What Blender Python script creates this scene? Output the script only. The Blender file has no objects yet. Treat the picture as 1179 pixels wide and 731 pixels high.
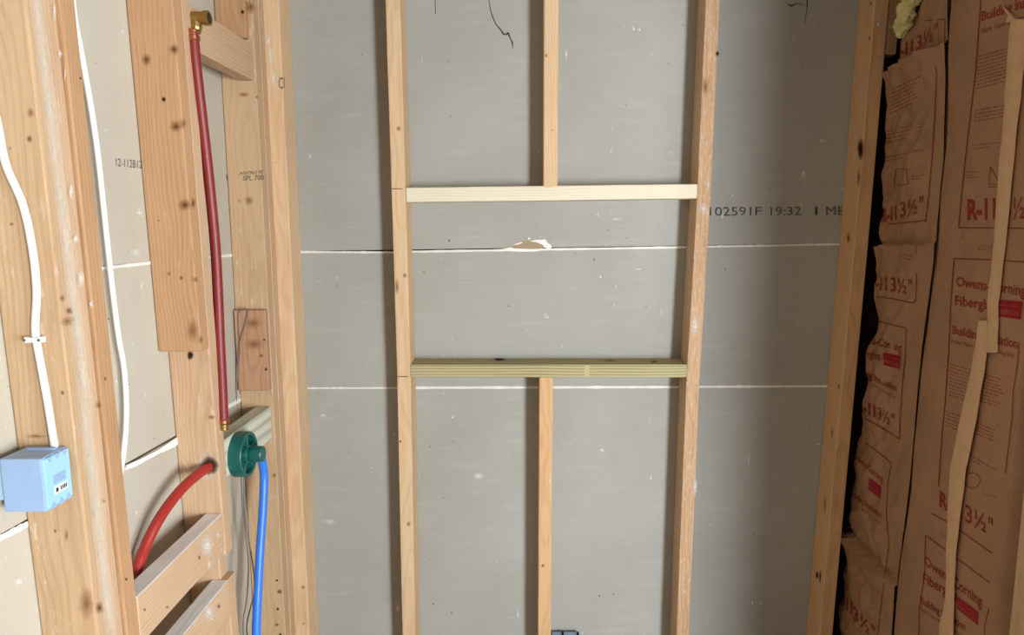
import bpy, bmesh, math, random
from mathutils import Vector, Matrix, noise

# ------------------------------------------------------------------ camera
IW, IH = 1179.0, 731.0
CAM = Vector((-0.0722, -1.9647, 1.55))
PITCH, YAW, ROLL, FPX = -0.138, -0.0139, -0.0042, 800.0
cy, sy, cp, sp = math.cos(YAW), math.sin(YAW), math.cos(PITCH), math.sin(PITCH)
FWD = Vector((sy * cp, cy * cp, sp)); r0 = Vector((cy, -sy, 0)); u0 = r0.cross(FWD)
RGT = math.cos(ROLL) * r0 + math.sin(ROLL) * u0
UPV = -math.sin(ROLL) * r0 + math.cos(ROLL) * u0
scn = bpy.context.scene
C = scn.collection
cd = bpy.data.cameras.new('camera'); cd.sensor_width = 36; cd.sensor_fit = 'HORIZONTAL'
cd.lens = FPX / IW * 36; cd.clip_start = .02
co = bpy.data.objects.new('camera', cd); C.objects.link(co)
co.matrix_world = Matrix(((RGT.x, UPV.x, -FWD.x, CAM.x), (RGT.y, UPV.y, -FWD.y, CAM.y), (RGT.z, UPV.z, -FWD.z, CAM.z), (0, 0, 0, 1)))
scn.camera = co
# ------------------------------------------------------------------ world, light, exposure
w = bpy.data.worlds.new('world'); scn.world = w; w.use_nodes = True
w.node_tree.nodes['Background'].inputs[0].default_value = (.85, .93, 1, 1)
w.node_tree.nodes['Background'].inputs[1].default_value = .6
WIN = dict(x0=1.14, x1=1.74, z0=.55, z1=1.75, y=-3.2)
ld = bpy.data.lights.new('window_daylight', 'AREA'); ld.shape = 'RECTANGLE'; ld.size = .58; ld.size_y = 1.18
ld.energy = 165; ld.color = (.90, .96, 1)
lo = bpy.data.objects.new('window_daylight', ld); C.objects.link(lo)
lo.location = ((WIN['x0'] + WIN['x1']) / 2, WIN['y'] - .16, (WIN['z0'] + WIN['z1']) / 2)
lo.rotation_euler = Vector((-.42, 1, 0)).to_track_quat('-Z', 'Z').to_euler()
WIN2 = dict(y0=-2.85, y1=-2.0, z0=.6, z1=1.85)
l2 = bpy.data.lights.new('side_window_daylight', 'AREA'); l2.shape = 'RECTANGLE'; l2.size = 1.2; l2.size_y = .8
l2.energy = 84; l2.color = (.90, .96, 1)
lo2 = bpy.data.objects.new('side_window_daylight', l2); C.objects.link(lo2)
lo2.location = (2.56, (WIN2['y0'] + WIN2['y1']) / 2, (WIN2['z0'] + WIN2['z1']) / 2)
lo2.rotation_euler = (0, math.pi / 2, 0)
scn.view_settings.view_transform = 'Standard'; scn.view_settings.look = 'None'
scn.view_settings.exposure = 0.36; scn.view_settings.gamma = 1; scn.view_settings.use_curve_mapping = False

# ------------------------------------------------------------------ pixel helpers
def ray(px, py): return FWD * FPX + RGT * (px - IW / 2) - UPV * (py - IH / 2)
def onX(px, py, X): d = ray(px, py); return CAM + d * ((X - CAM.x) / d.x)
def onY(px, py, Y): d = ray(px, py); return CAM + d * ((Y - CAM.y) / d.y)
def V(*a): return Vector(a)

# ------------------------------------------------------------------ materials
def lin(c):
    c = c / 255; return c / 12.92 if c <= .04045 else ((c + .055) / 1.055) ** 2.4
def rgb(r, g, b): return (lin(r), lin(g), lin(b), 1)
class NT:
    def __init__(s, name):
        s.m = bpy.data.materials.new(name); s.m.use_nodes = True; s.t = s.m.node_tree
        s.b = s.t.nodes['Principled BSDF']; s.out = s.t.nodes['Material Output']
    def n(s, t, **k):
        o = s.t.nodes.new(t)
        for a, v in k.items(): setattr(o, a, v)
        return o
    def put(s, sock, v):
        if hasattr(v, 'node'): s.t.links.new(v, sock)
        else: sock.default_value = v
    def math(s, op, a, b=0.0, c=0.0, clamp=False):
        o = s.n('ShaderNodeMath', operation=op, use_clamp=clamp)
        s.put(o.inputs[0], a); s.put(o.inputs[1], b); s.put(o.inputs[2], c); return o.outputs[0]
    def vm(s, op, a, b=(0, 0, 0), out=0):
        o = s.n('ShaderNodeVectorMath', operation=op); s.put(o.inputs[0], a); s.put(o.inputs[1], b); return o.outputs[out]
    def noise(s, vec, scale=1, detail=3, rough=.55, col=False):
        o = s.n('ShaderNodeTexNoise'); s.put(o.inputs['Vector'], vec)
        o.inputs['Scale'].default_value = scale; o.inputs['Detail'].default_value = detail; o.inputs['Roughness'].default_value = rough
        return o.outputs['Color' if col else 'Fac']
    def ramp(s, f, lo, hi):
        o = s.n('ShaderNodeMapRange', clamp=True); s.put(o.inputs[0], f); o.inputs[1].default_value = lo; o.inputs[2].default_value = hi
        return o.outputs[0]
    def mix(s, f, a, b, mode='MIX'):
        o = s.n('ShaderNodeMix', data_type='RGBA', blend_type=mode); s.put(o.inputs[0], f); s.put(o.inputs[6], a); s.put(o.inputs[7], b)
        return o.outputs[2]
    def bump(s, h, strength=.2, dist=.002):
        o = s.n('ShaderNodeBump'); o.inputs['Strength'].default_value = strength; o.inputs['Distance'].default_value = dist
        s.put(o.inputs['Height'], h); s.t.links.new(o.outputs[0], s.b.inputs['Normal'])
    def done(s, col, rough=.7, spec=.25, metal=0):
        s.put(s.b.inputs['Base Color'], col); s.put(s.b.inputs['Roughness'], rough)
        s.b.inputs['Specular IOR Level'].default_value = spec; s.b.inputs['Metallic'].default_value = metal
        return s.m

def wood(name, light, dark, ring=.5, fibre=.5, mud=0.0, dust=0.0, freq=900.0, wobble=.055, mudall=False):
    k = NT(name)
    g = k.n('ShaderNodeAttribute', attribute_name='grain').outputs['Vector']
    lowv = k.vm('MULTIPLY', g, (4, 4, 1.6))
    wob = k.vm('MULTIPLY', k.vm('SUBTRACT', k.noise(lowv, 1.6, 2, .5, True), (.5, .5, .5)), (wobble, wobble, 0))
    flat = k.vm('MULTIPLY', k.vm('ADD', g, wob), (1, 1, 0))
    r = k.vm('LENGTH', flat, out=1)
    rings = k.math('SINE', k.math('MULTIPLY', r, freq))
    rings = k.math('POWER', k.math('MULTIPLY_ADD', rings, .5, .5), 2.2)
    fib = k.noise(k.vm('MULTIPLY', g, (260, 260, 7)), 1, 4, .6)
    blot = k.noise(k.vm('MULTIPLY', g, (9, 9, 2.2)), 1, 3, .55)
    f = k.math('ADD', k.math('MULTIPLY', rings, ring), k.math('MULTIPLY', k.math('SUBTRACT', fib, .42), fibre * 2))
    f = k.math('ADD', f, k.math('MULTIPLY', k.math('SUBTRACT', blot, .5), .9), clamp=True)
    col = k.mix(f, light, dark)
    if mud:
        p = k.noise(k.vm('MULTIPLY', g, (180, 180, 50) if mudall else (70, 70, 22)), 1, 5, .7)
        p2 = k.noise(k.vm('MULTIPLY', g, (12, 12, 3)), 1, 2, .5)
        m = k.ramp(p, .54, .68) if mudall else k.math('MULTIPLY', k.ramp(p, .58, .70), k.ramp(p2, .52, .66))
        col = k.mix(k.math('MULTIPLY', m, mud), col, rgb(226, 216, 204))
    if dust:
        geo = k.n('ShaderNodeNewGeometry'); sx = k.n('ShaderNodeSeparateXYZ'); k.put(sx.inputs[0], geo.outputs['Normal'])
        dn = k.noise(geo.outputs['Position'], 45, 4, .65)
        m = k.math('MULTIPLY', k.ramp(sx.outputs[2], .4, .9), k.ramp(dn, .05, .4))
        col = k.mix(k.math('MULTIPLY', m, dust), col, rgb(246, 245, 246))
    k.bump(k.math('ADD', fib, k.math('MULTIPLY', rings, .4)), .35, .0012)
    return k.done(col, .72, .2)

def drywall(name, base, warm, scuff=.5, streak=.5):
    k = NT(name)
    P = k.n('ShaderNodeNewGeometry').outputs['Position']
    a = k.noise(P, 2.3, 4, .6); s1 = k.noise(k.vm('MULTIPLY', P, (7, 7, 40)), 1, 4, .6); fine = k.noise(P, 420, 2, .5)
    col = k.mix(k.ramp(a, .3, .7), base, warm)
    col = k.mix(k.math('MULTIPLY', k.ramp(s1, .55, .8), streak * .22), col, rgb(214, 212, 204))
    # scattered pale scrapes and plaster crumbs with shapes of their own
    b1 = k.noise(k.vm('MULTIPLY', P, (75, 75, 40)), 1, 4, .7); b2 = k.noise(P, 9, 2, .5)
    m = k.math('MULTIPLY', k.ramp(b1, .63, .70), k.ramp(b2, .53, .64))
    col = k.mix(k.math('MULTIPLY', m, scuff), col, rgb(236, 234, 228))
    vo = k.n('ShaderNodeTexVoronoi'); k.put(vo.inputs['Vector'], P); vo.inputs['Scale'].default_value = 11
    sp_ = k.math('LESS_THAN', vo.outputs['Distance'], .018)
    col = k.mix(k.math('MULTIPLY', sp_, .75), col, rgb(52, 46, 40))
    col = k.mix(k.math('MULTIPLY', k.math('SUBTRACT', fine, .5), .25), col, rgb(40, 38, 34))
    k.bump(k.math('ADD', fine, k.math('MULTIPLY', a, 2)), .12, .001)
    return k.done(col, .86, .15)

def plain(name, col, rough=.5, spec=.4, metal=0, var=.12, scale=60):
    k = NT(name); P = k.n('ShaderNodeNewGeometry').outputs['Position']
    n_ = k.noise(P, scale, 3, .6)
    c2 = tuple(x * .6 for x in col[:3]) + (1,)
    m = k.mix(k.math('MULTIPLY', k.ramp(n_, .35, .75), var * 2), col, c2)
    return k.done(m, rough, spec, metal)

def decal(name, c0, c1, strength=1.0, noisy=0.0, power=.85):
    """flat mark: attribute 'fade' 0 in the middle .. 1 at the rim"""
    k = NT(name)
    f = k.n('ShaderNodeAttribute', attribute_name='fade').outputs['Fac']
    col = k.mix(f, c0, c1)
    k.done(col, .8, .1)
    a = k.math('MULTIPLY', k.math('SUBTRACT', 1.0, k.math('POWER', f, power)), strength)
    if noisy:
        P = k.n('ShaderNodeNewGeometry').outputs['Position']
        a = k.math('MULTIPLY', a, k.math('MULTIPLY_ADD', k.ramp(k.noise(P, 200, 3, .6), .36, .6), noisy, 1 - noisy))
    tr = k.n('ShaderNodeBsdfTransparent'); mx = k.n('ShaderNodeMixShader')
    k.put(mx.inputs[0], a); k.t.links.new(tr.outputs[0], mx.inputs[1]); k.t.links.new(k.b.outputs[0], mx.inputs[2])
    k.t.links.new(mx.outputs[0], k.out.inputs['Surface'])
    return k.m

M = {}
M['stud'] = wood('stud_wood', rgb(200, 168, 136), rgb(170, 130, 96), .26, .5, .75)
M['stud_pale'] = wood('pale_stud_wood', rgb(196, 165, 130), rgb(166, 130, 95), .24, .5, .6)
M['stud_orange'] = wood('orange_stud_wood', rgb(188, 148, 110), rgb(156, 114, 78), .28, .5, .5)
M['stud_rough'] = wood('rough_stud_wood', rgb(206, 170, 134), rgb(160, 120, 88), .2, .9, .55, mudall=True)
M['stud_back'] = wood('back_wall_stud_wood', rgb(222, 190, 152), rgb(190, 148, 108), .26, .5, .6)
M['stud_back_o'] = wood('back_wall_orange_wood', rgb(216, 176, 132), rgb(182, 136, 94), .28, .5, .5)
M['board_new'] = wood('new_board_wood', rgb(232, 222, 200), rgb(212, 196, 164), .35, .35, 0)
M['treated'] = wood('treated_wood', rgb(186, 176, 136), rgb(132, 118, 80), .8, .3, 0, 0, 800, wobble=.010)
M['treated_pale'] = wood('pale_treated_wood', rgb(212, 212, 194), rgb(164, 164, 140), .7, .3, 0, 0, 240, wobble=.03)
M['block'] = wood('dusty_block_wood', rgb(204, 172, 140), rgb(176, 136, 102), .3, .5, 1.0, 1.0)
M['stud_dark'] = wood('brown_stud_wood', rgb(182, 142, 110), rgb(148, 106, 78), .35, .6, .5)
M['wall'] = drywall('grey_drywall_paper', rgb(174, 173, 167), rgb(162, 160, 152), 1.0, .8)
M['wall_l'] = drywall('lit_drywall_paper', rgb(196, 188, 173), rgb(186, 177, 161), .8, .2)  # same drywall as the back wall, its brighter light put into the colour
M['gyp'] = plain('white_gypsum', rgb(238, 236, 230), .9, .1, 0, .06)
M['torn'] = plain('torn_brown_paper', rgb(170, 150, 124), .9, .1, 0, .2, 200)
M['floor'] = plain('concrete', rgb(146, 136, 120), .85, .2, 0, .25, 14)
M['ceil'] = plain('bare_joist_boards', rgb(158, 148, 134), .9, .1, 0, .2, 5)
M['kraftwall'] = plain('kraft_lined_wall', rgb(104, 76, 54), .9, .1, 0, .2, 5)
M['osb'] = plain('dark_sheathing', rgb(60, 48, 38), .9, .1, 0, .3, 30)
M['cable'] = plain('white_cable_sheath', rgb(232, 234, 234), .4, .4, 0, .06)
M['staple'] = plain('white_plastic', rgb(240, 240, 240), .35, .5, 0, .03)
M['nail'] = plain('nail_steel', rgb(120, 118, 114), .45, .5, .8, .2)
M['bluebox'] = plain('blue_box_plastic', rgb(150, 178, 214), .42, .45, 0, .10, 25)
M['bluebox_l'] = plain('light_blue_plastic', rgb(160, 205, 232), .42, .45, 0, .05, 25)
M['sticker'] = plain('white_sticker', rgb(236, 238, 240), .6, .3, 0, .02)
M['ink'] = plain('dark_ink', rgb(62, 56, 52), .8, .1, 0, .1)
M['pexr'] = plain('red_pex', rgb(128, 36, 34), .45, .5, 0, .10, 20)
M['pexo'] = plain('bright_red_pex', rgb(164, 44, 38), .4, .5, 0, .10, 20)
M['pexb'] = plain('blue_pex', rgb(58, 128, 236), .36, .5, 0, .06, 20)
M['brass'] = plain('brass', rgb(178, 150, 92), .32, .5, .9, .25, 120)
M['copper'] = plain('copper', rgb(206, 140, 108), .28, .5, .95, .2, 120)
M['green'] = plain('green_plastic', rgb(20, 92, 84), .36, .5, 0, .10, 40)
M['green_shade'] = plain('shaded_green_plastic', rgb(6, 30, 28), .4, .5, 0, .10, 40)
M['wire'] = plain('grey_wire', rgb(128, 116, 110), .5, .4, 0, .1)
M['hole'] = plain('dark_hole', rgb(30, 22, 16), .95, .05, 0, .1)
M['batt'] = plain('yellow_glass_wool', rgb(216, 206, 148), .95, .05, 0, .3, 60)
M['strip'] = plain('tan_paper_strip', rgb(204, 166, 130), .8, .2, 0, .14, 30)
M['frame'] = plain('white_window_frame', rgb(232, 232, 230), .5, .4, 0, .03)
M['red_ink'] = decal('red_print', rgb(146, 44, 38), rgb(146, 44, 38), .85, .35)
M['fine_ink'] = decal('faint_red_print', rgb(150, 70, 46), rgb(150, 70, 46), .55, .4)
M['line_ink'] = decal('border_print', rgb(130, 48, 34), rgb(130, 48, 34), .85, .3)
M['logo_red'] = decal('red_logo_print', rgb(150, 34, 44), rgb(150, 34, 44), .93, .1)
M['logo_text'] = decal('pale_logo_print', rgb(190, 110, 96), rgb(190, 110, 96), .7, .2)
M['stamp'] = decal('grey_stamp_ink', rgb(46, 44, 42), rgb(46, 44, 42), .66)
M['stamp_g'] = decal('green_grey_stamp_ink', rgb(70, 78, 66), rgb(70, 78, 66), .8)
M['knot'] = decal('knot_wood', rgb(84, 52, 32), rgb(176, 122, 78), .92)
M['knot_l'] = decal('pale_knot_wood', rgb(138, 92, 58), rgb(196, 150, 104), .85)
M['knot_d'] = decal('dark_knot', rgb(30, 22, 15), rgb(70, 50, 32), 1.0, 0, 2.5)
M['crack'] = decal('crack_line', rgb(48, 42, 36), rgb(48, 42, 36), .85)
M['scuff'] = decal('plaster_smear', rgb(240, 238, 232), rgb(236, 234, 228), .95, .5)
M['stain_pale'] = decal('pale_yellow_stain', rgb(226, 212, 160), rgb(226, 212, 160), .6)
def kraft():
    k = NT('kraft_paper'); P = k.n('ShaderNodeNewGeometry').outputs['Position']
    a = k.noise(P, 7, 4, .6); f = k.noise(k.vm('MULTIPLY', P, (1, 300, 60)), 1, 3, .6); g = k.noise(P, 350, 2, .5)
    col = k.mix(k.ramp(a, .3, .7), rgb(166, 126, 95), rgb(150, 112, 82))
    col = k.mix(k.math('MULTIPLY', k.ramp(f, .45, .8), .25), col, rgb(108, 76, 54))
    k.bump(k.math('ADD', g, k.math('MULTIPLY', a, 3)), .25, .0015)
    return k.done(col, .62, .3)
M['kraft'] = kraft()
def glass():
    k = NT('window_glass'); gl = k.n('ShaderNodeBsdfGlossy'); gl.inputs['Roughness'].default_value = .03
    tr = k.n('ShaderNodeBsdfTransparent'); mx = k.n('ShaderNodeMixShader'); mx.inputs[0].default_value = .06
    k.t.links.new(tr.outputs[0], mx.inputs[1]); k.t.links.new(gl.outputs[0], mx.inputs[2]); k.t.links.new(mx.outputs[0], k.out.inputs['Surface'])
    return k.m
M['glass'] = glass()

# ------------------------------------------------------------------ mesh helpers
RND = random.Random(7)
def mesh_obj(name, verts, faces, mat, parent=None, origin=None, smooth=False, attrs=None, label=None, cat=None, group=None, kind=None):
    if parent is not None: origin = ORG[parent.name]
    if origin is None: origin = Vector((0, 0, 0))
    me = bpy.data.meshes.new(name)
    me.from_pydata([tuple(Vector(v) - origin) for v in verts], [], faces); me.validate(); me.update()
    bm = bmesh.new(); bm.from_mesh(me); bmesh.ops.recalc_face_normals(bm, faces=bm.faces); bm.to_mesh(me); bm.free()
    me.materials.append(M[mat])
    if smooth:
        for p in me.polygons: p.use_smooth = True
    if attrs:
        for an, (ty, vals) in attrs.items():
            a = me.attributes.new(an, ty, 'POINT')
            if ty == 'FLOAT': a.data.foreach_set('value', vals)
            else: a.data.foreach_set('vector', [c for v in vals for c in v])
    o = bpy.data.objects.new(name, me); C.objects.link(o)
    if parent is not None: o.parent = parent
    else: o.location = origin
    ORG[o.name] = origin
    tag(o, label, cat, group, kind); return o
ORG = {}
def tag(o, label=None, cat=None, group=None, kind=None):
    if label: o['label'] = label
    if cat: o['category'] = cat
    if group: o['group'] = group
    if kind: o['kind'] = kind
def empty(name, origin, label, cat, group=None, kind=None):
    o = bpy.data.objects.new(name, None); C.objects.link(o); o.location = origin; o.empty_display_size = .05
    ORG[o.name] = Vector(origin); tag(o, label, cat, group, kind); return o

class G:
    """collects simple solids into one part"""
    def __init__(s): s.v = []; s.f = []
    def add(s, vs, fs):
        b = len(s.v); s.v += [Vector(x) for x in vs]; s.f += [tuple(i + b for i in f) for f in fs]; return s
    def box(s, a, b, bev=0.0):
        x0, y0, z0 = a; x1, y1, z1 = b
        bm = bmesh.new(); bmesh.ops.create_cube(bm, size=1)
        for v in bm.verts: v.co = Vector(((x0 + x1) / 2 + v.co.x * (x1 - x0), (y0 + y1) / 2 + v.co.y * (y1 - y0), (z0 + z1) / 2 + v.co.z * (z1 - z0)))
        if bev: bmesh.ops.bevel(bm, geom=bm.edges[:], offset=bev, segments=2, affect='EDGES', profile=.5)
        bm.verts.index_update()
        s.add([v.co.copy() for v in bm.verts], [tuple(v.index for v in f.verts) for f in bm.faces]); bm.free(); return s
    def lathe(s, c, axis, prof, n=28, arc=None):
        """prof: (radius, along); closed ring profile if first == last"""
        axis = Vector(axis).normalized(); t = Vector((0, 0, 1)) if abs(axis.z) < .9 else Vector((1, 0, 0))
        e1 = axis.cross(t).normalized(); e2 = axis.cross(e1); c = Vector(c); m = len(prof); vs = []; fs = []
        for i in range(n):
            a = 2 * math.pi * i / n; d = e1 * math.cos(a) + e2 * math.sin(a)
            vs += [c + axis * h + d * r for r, h in prof]
        for i in range(n):
            j = (i + 1) % n
            for q in range(m - 1): fs.append((i * m + q, i * m + q + 1, j * m + q + 1, j * m + q))
        if prof[0] != prof[-1]:
            if prof[0][0] > 1e-6: fs.append(tuple(i * m for i in range(n)))
            if prof[-1][0] > 1e-6: fs.append(tuple(i * m + m - 1 for i in reversed(range(n))))
        return s.add(vs, fs)
    def obj(s, name, mat, **k): return mesh_obj(name, s.v, s.f, mat, **k)

def catmull(P, n=8):
    P = [Vector(p) for p in P]; Q = [P[0] * 2 - P[1]] + P + [P[-1] * 2 - P[-2]]; out = []
    for i in range(1, len(Q) - 2):
        a, b, c, d = Q[i - 1:i + 3]
        for k in range(n):
            t = k / n
            out.append(.5 * ((2 * b) + (c - a) * t + (2 * a - 5 * b + 4 * c - d) * t * t + (3 * b - a - 3 * c + d) * t ** 3))
    out.append(P[-1]); return out
def tube(P, ra, rb=None, side=None, seg=14, n=8, jit=0):
    """sweep an ellipse (ra along 'side', rb across) along P"""
    rb = rb or ra; pts = catmull(P, n); vs = []; fs = []; prev = Vector(side) if side else Vector((.3, .9, .2))
    for i, p in enumerate(pts):
        t = (pts[min(i + 1, len(pts) - 1)] - pts[max(i - 1, 0)]).normalized()
        e1 = (prev - t * prev.dot(t)).normalized(); e2 = t.cross(e1)
        if not side: prev = e1
        for k in range(seg):
            a = 2 * math.pi * k / seg; vs.append(p + e1 * (ra * math.cos(a)) + e2 * (rb * math.sin(a)))
    for i in range(len(pts) - 1):
        for k in range(seg): fs.append((i * seg + k, i * seg + (k + 1) % seg, (i + 1) * seg + (k + 1) % seg, (i + 1) * seg + k))
    fs.append(tuple(range(seg))); fs.append(tuple((len(pts) - 1) * seg + k for k in reversed(range(seg))))
    return vs, fs

SEED = [0]
def board(name, path, W, T, mat, label=None, cat='stud', group=None, parent=None, r=.0028, cut=None, rough=.0005, pith=None):
    """sawn lumber: a rounded section (W x T from the path's corner) carried along path, slightly uneven"""
    SEED[0] += 1; rn = random.Random(SEED[0] * 13 + 5)
    W = Vector(W); T = Vector(T); w_ = W.length; t_ = T.length; wu = W.normalized(); tu = T.normalized()
    P = [Vector(p) for p in path]; acc = [0.0]
    for a, b in zip(P, P[1:]): acc.append(acc[-1] + (b - a).length)
    L = acc[-1]; n = max(4, int(L / .06)); st = [L * i / n for i in range(n + 1)]
    if cut: st = sorted([x for x in st if not cut[0] - .005 < x < cut[1] + .005] + [cut[0] - .001, cut[0], cut[1], cut[1] + .001])
    st = [0, .0022] + st[1:-1] + [L - .0022, L]
    sec = []
    for (cx, cy_, a0) in ((r, r, 180), (w_ - r, r, 270), (w_ - r, t_ - r, 0), (r, t_ - r, 90)):
        for k in range(3):
            a = math.radians(a0 + 45 * k); sec.append((cx + r * math.cos(a), cy_ + r * math.sin(a)))
    m = len(sec); vs = []; gr = []; fs = []
    ox, oy, oz = rn.uniform(-.06, .06), rn.uniform(.02, .09), rn.uniform(0, 60)
    if pith: ox, oy = pith
    for si, s in enumerate(st):
        j = 0
        while j < len(P) - 2 and acc[j + 1] < s: j += 1
        t = (s - acc[j]) / (acc[j + 1] - acc[j]); p = P[j].lerp(P[j + 1], t)
        sh = .0018 if si in (0, len(st) - 1) else 0
        for (a, b) in sec:
            a2 = a + (sh if a < w_ / 2 else -sh); b2 = b + (sh if b < t_ / 2 else -sh)
            if cut and cut[0] - 1e-6 <= s <= cut[1] + 1e-6 and a < w_ / 2: a2 += cut[2]
            nz = noise.noise(Vector((a * 30 + oz, b * 30, s * 9))) * rough
            vs.append(p + wu * (a2 + nz) + tu * (b2 + nz)); gr.append((a + ox, b + oy, s + oz))
    for i in range(len(st) - 1):
        for k in range(m): fs.append((i * m + k, i * m + (k + 1) % m, (i + 1) * m + (k + 1) % m, (i + 1) * m + k))
    fs.append(tuple(range(m))); fs.append(tuple((len(st) - 1) * m + k for k in reversed(range(m))))
    return mesh_obj(name, vs, fs, mat, parent=parent, origin=None if parent else P[0] + W / 2 + T / 2, attrs={'grain': ('FLOAT_VECTOR', gr)}, label=label, cat=cat if label else None, group=group)

# marks lying on a surface; hit(px,py) -> point on the surface, nrm = out of the surface
def knot(parent, hit, nrm, px, py, rx, ry, mat='knot', name='knot', rot=0, off=.0011):
    vs = []; fs = []; fd = []; nr = Vector(nrm) * off; N = 18; c = random.Random(int(px * 31 + py))
    wob = [1 + c.uniform(-.12, .12) for _ in range(N)]
    vs.append(hit(px, py) + nr); fd.append(0)
    for q in (.35, .65, 1.0):
        for i in range(N):
            a = 2 * math.pi * i / N; ex, ey = rx * q * wob[i] * math.cos(a), ry * q * wob[i] * math.sin(a)
            vs.append(hit(px + ex * math.cos(rot) - ey * math.sin(rot), py + ex * math.sin(rot) + ey * math.cos(rot)) + nr); fd.append([.0, .35, .65, 1.0][[.35, .65, 1.0].index(q) + 1])
    for i in range(N):
        j = (i + 1) % N; fs.append((0, 1 + i, 1 + j))
        for q in range(2): fs.append((1 + q * N + i, 1 + (q + 1) * N + i, 1 + (q + 1) * N + j, 1 + q * N + j))
    return mesh_obj(name, vs, fs, mat, parent=parent, attrs={'fade': ('FLOAT', fd)})
def poly_mark(parent, hit, nrm, pts, mat, name, off=.0011, thick=0):
    c = (sum(p[0] for p in pts) / len(pts), sum(p[1] for p in pts) / len(pts)); nr = Vector(nrm)
    vs = [hit(*c) + nr * (off + thick)] + [hit(*p) + nr * (off + thick) for p in pts]; n = len(pts)
    fs = [(0, 1 + i, 1 + (i + 1) % n) for i in range(n)]
    if thick:
        vs += [hit(*p) + nr * .0001 for p in pts]
        fs += [(1 + i, 1 + n + i, 1 + n + (i + 1) % n, 1 + (i + 1) % n) for i in range(n)]
    return mesh_obj(name, vs, fs, mat, parent=parent, attrs={'fade': ('FLOAT', [0.0] * len(vs))})
def line_mark(parent, hit, nrm, pts, wpx, mat, name, off=.0011, sub=6):
    """a printed or cracked line through pixels; wpx is one width or one per point"""
    P = []; 
    ws = wpx if isinstance(wpx, (list, tuple)) else [wpx] * len(pts)
    for i in range(len(pts) - 1):
        for k in range(sub):
            t = k / sub; P.append((pts[i][0] + (pts[i + 1][0] - pts[i][0]) * t, pts[i][1] + (pts[i + 1][1] - pts[i][1]) * t, ws[i] + (ws[i + 1] - ws[i]) * t))
    P.append((pts[-1][0], pts[-1][1], ws[-1])); vs = []; nr = Vector(nrm) * off
    for i, p in enumerate(P):
        a = P[max(0, i - 1)]; b = P[min(len(P) - 1, i + 1)]; dx, dy = b[0] - a[0], b[1] - a[1]; l = math.hypot(dx, dy) or 1
        nx, ny = -dy / l * p[2] / 2, dx / l * p[2] / 2
        vs += [hit(p[0] + nx, p[1] + ny) + nr, hit(p[0] - nx, p[1] - ny) + nr]
    fs = clip(hit, vs, [(2 * i, 2 * i + 1, 2 * i + 3, 2 * i + 2) for i in range(len(P) - 1)])
    return mesh_obj(name, vs, fs, mat, parent=parent, attrs={'fade': ('FLOAT', [0.0] * len(vs))})
KEEP = {}
def clip(hit, vs, fs):
    k = KEEP.get(hit)
    if not k: return fs
    ok = [k(v) for v in vs]; return [f for f in fs if all(ok[i] for i in f)]
def text_mark(parent, hit, nrm, s, bl, br, h0, h1, mat, name='lettering', bold=.0, off=.0011):
    """lettering whose baseline runs bl -> br (pixels) with capital height h0 -> h1"""
    cu = bpy.data.curves.new('t', 'FONT'); cu.body = s; cu.size = 1; cu.offset = bold; cu.resolution_u = 3
    ob = bpy.data.objects.new('t', cu); C.objects.link(ob); bpy.context.view_layer.update()
    me = bpy.data.meshes.new_from_object(ob.evaluated_get(bpy.context.evaluated_depsgraph_get()))
    bpy.data.objects.remove(ob); bpy.data.curves.remove(cu)
    xs = [v.co.x for v in me.vertices]; x0, x1 = min(xs), max(xs); vs = []
    for v in me.vertices:
        u = (v.co.x - x0) / (x1 - x0); q = v.co.y / .70; h = h0 + (h1 - h0) * u
        vs.append(hit(bl[0] + (br[0] - bl[0]) * u, bl[1] + (br[1] - bl[1]) * u - h * q) + Vector(nrm) * off)
    f0 = [tuple(p.vertices) for p in me.polygons]; fs = clip(hit, vs, f0); bpy.data.meshes.remove(me)
    return mesh_obj(name, vs, fs, mat, parent=parent, attrs={'fade': ('FLOAT', [0.0] * len(vs))}, kind='stuff' if len(fs) < len(f0) else None)
def fine_print(parent, hit, nrm, bl, br, h, step, lines, mat='fine_ink', seed=1):
    """unreadable small print: rows of word-long dashes; step = px offset between rows"""
    rn = random.Random(seed); vs = []; fs = []
    for i in range(lines):
        u = 0; end = rn.uniform(.82, 1.0) if i < lines - 1 else rn.uniform(.35, .8)
        while u < end:
            wd = rn.uniform(.04, .13); e = min(end, u + wd); q = []
            for (uu, hh) in ((u, 0), (e, 0), (e, h * rn.uniform(.7, 1)), (u, h)):
                q.append(hit(bl[0] + (br[0] - bl[0]) * uu + step[0] * i, bl[1] + (br[1] - bl[1]) * uu + step[1] * i - hh) + Vector(nrm) * .0011)
            b = len(vs); vs += q; fs.append((b, b + 1, b + 2, b + 3)); u = e + rn.uniform(.012, .03)
    fs = clip(hit, vs, fs)
    return mesh_obj('fine_print', vs, fs, mat, parent=parent, attrs={'fade': ('FLOAT', [0.0] * len(vs))}, kind='stuff')

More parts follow.
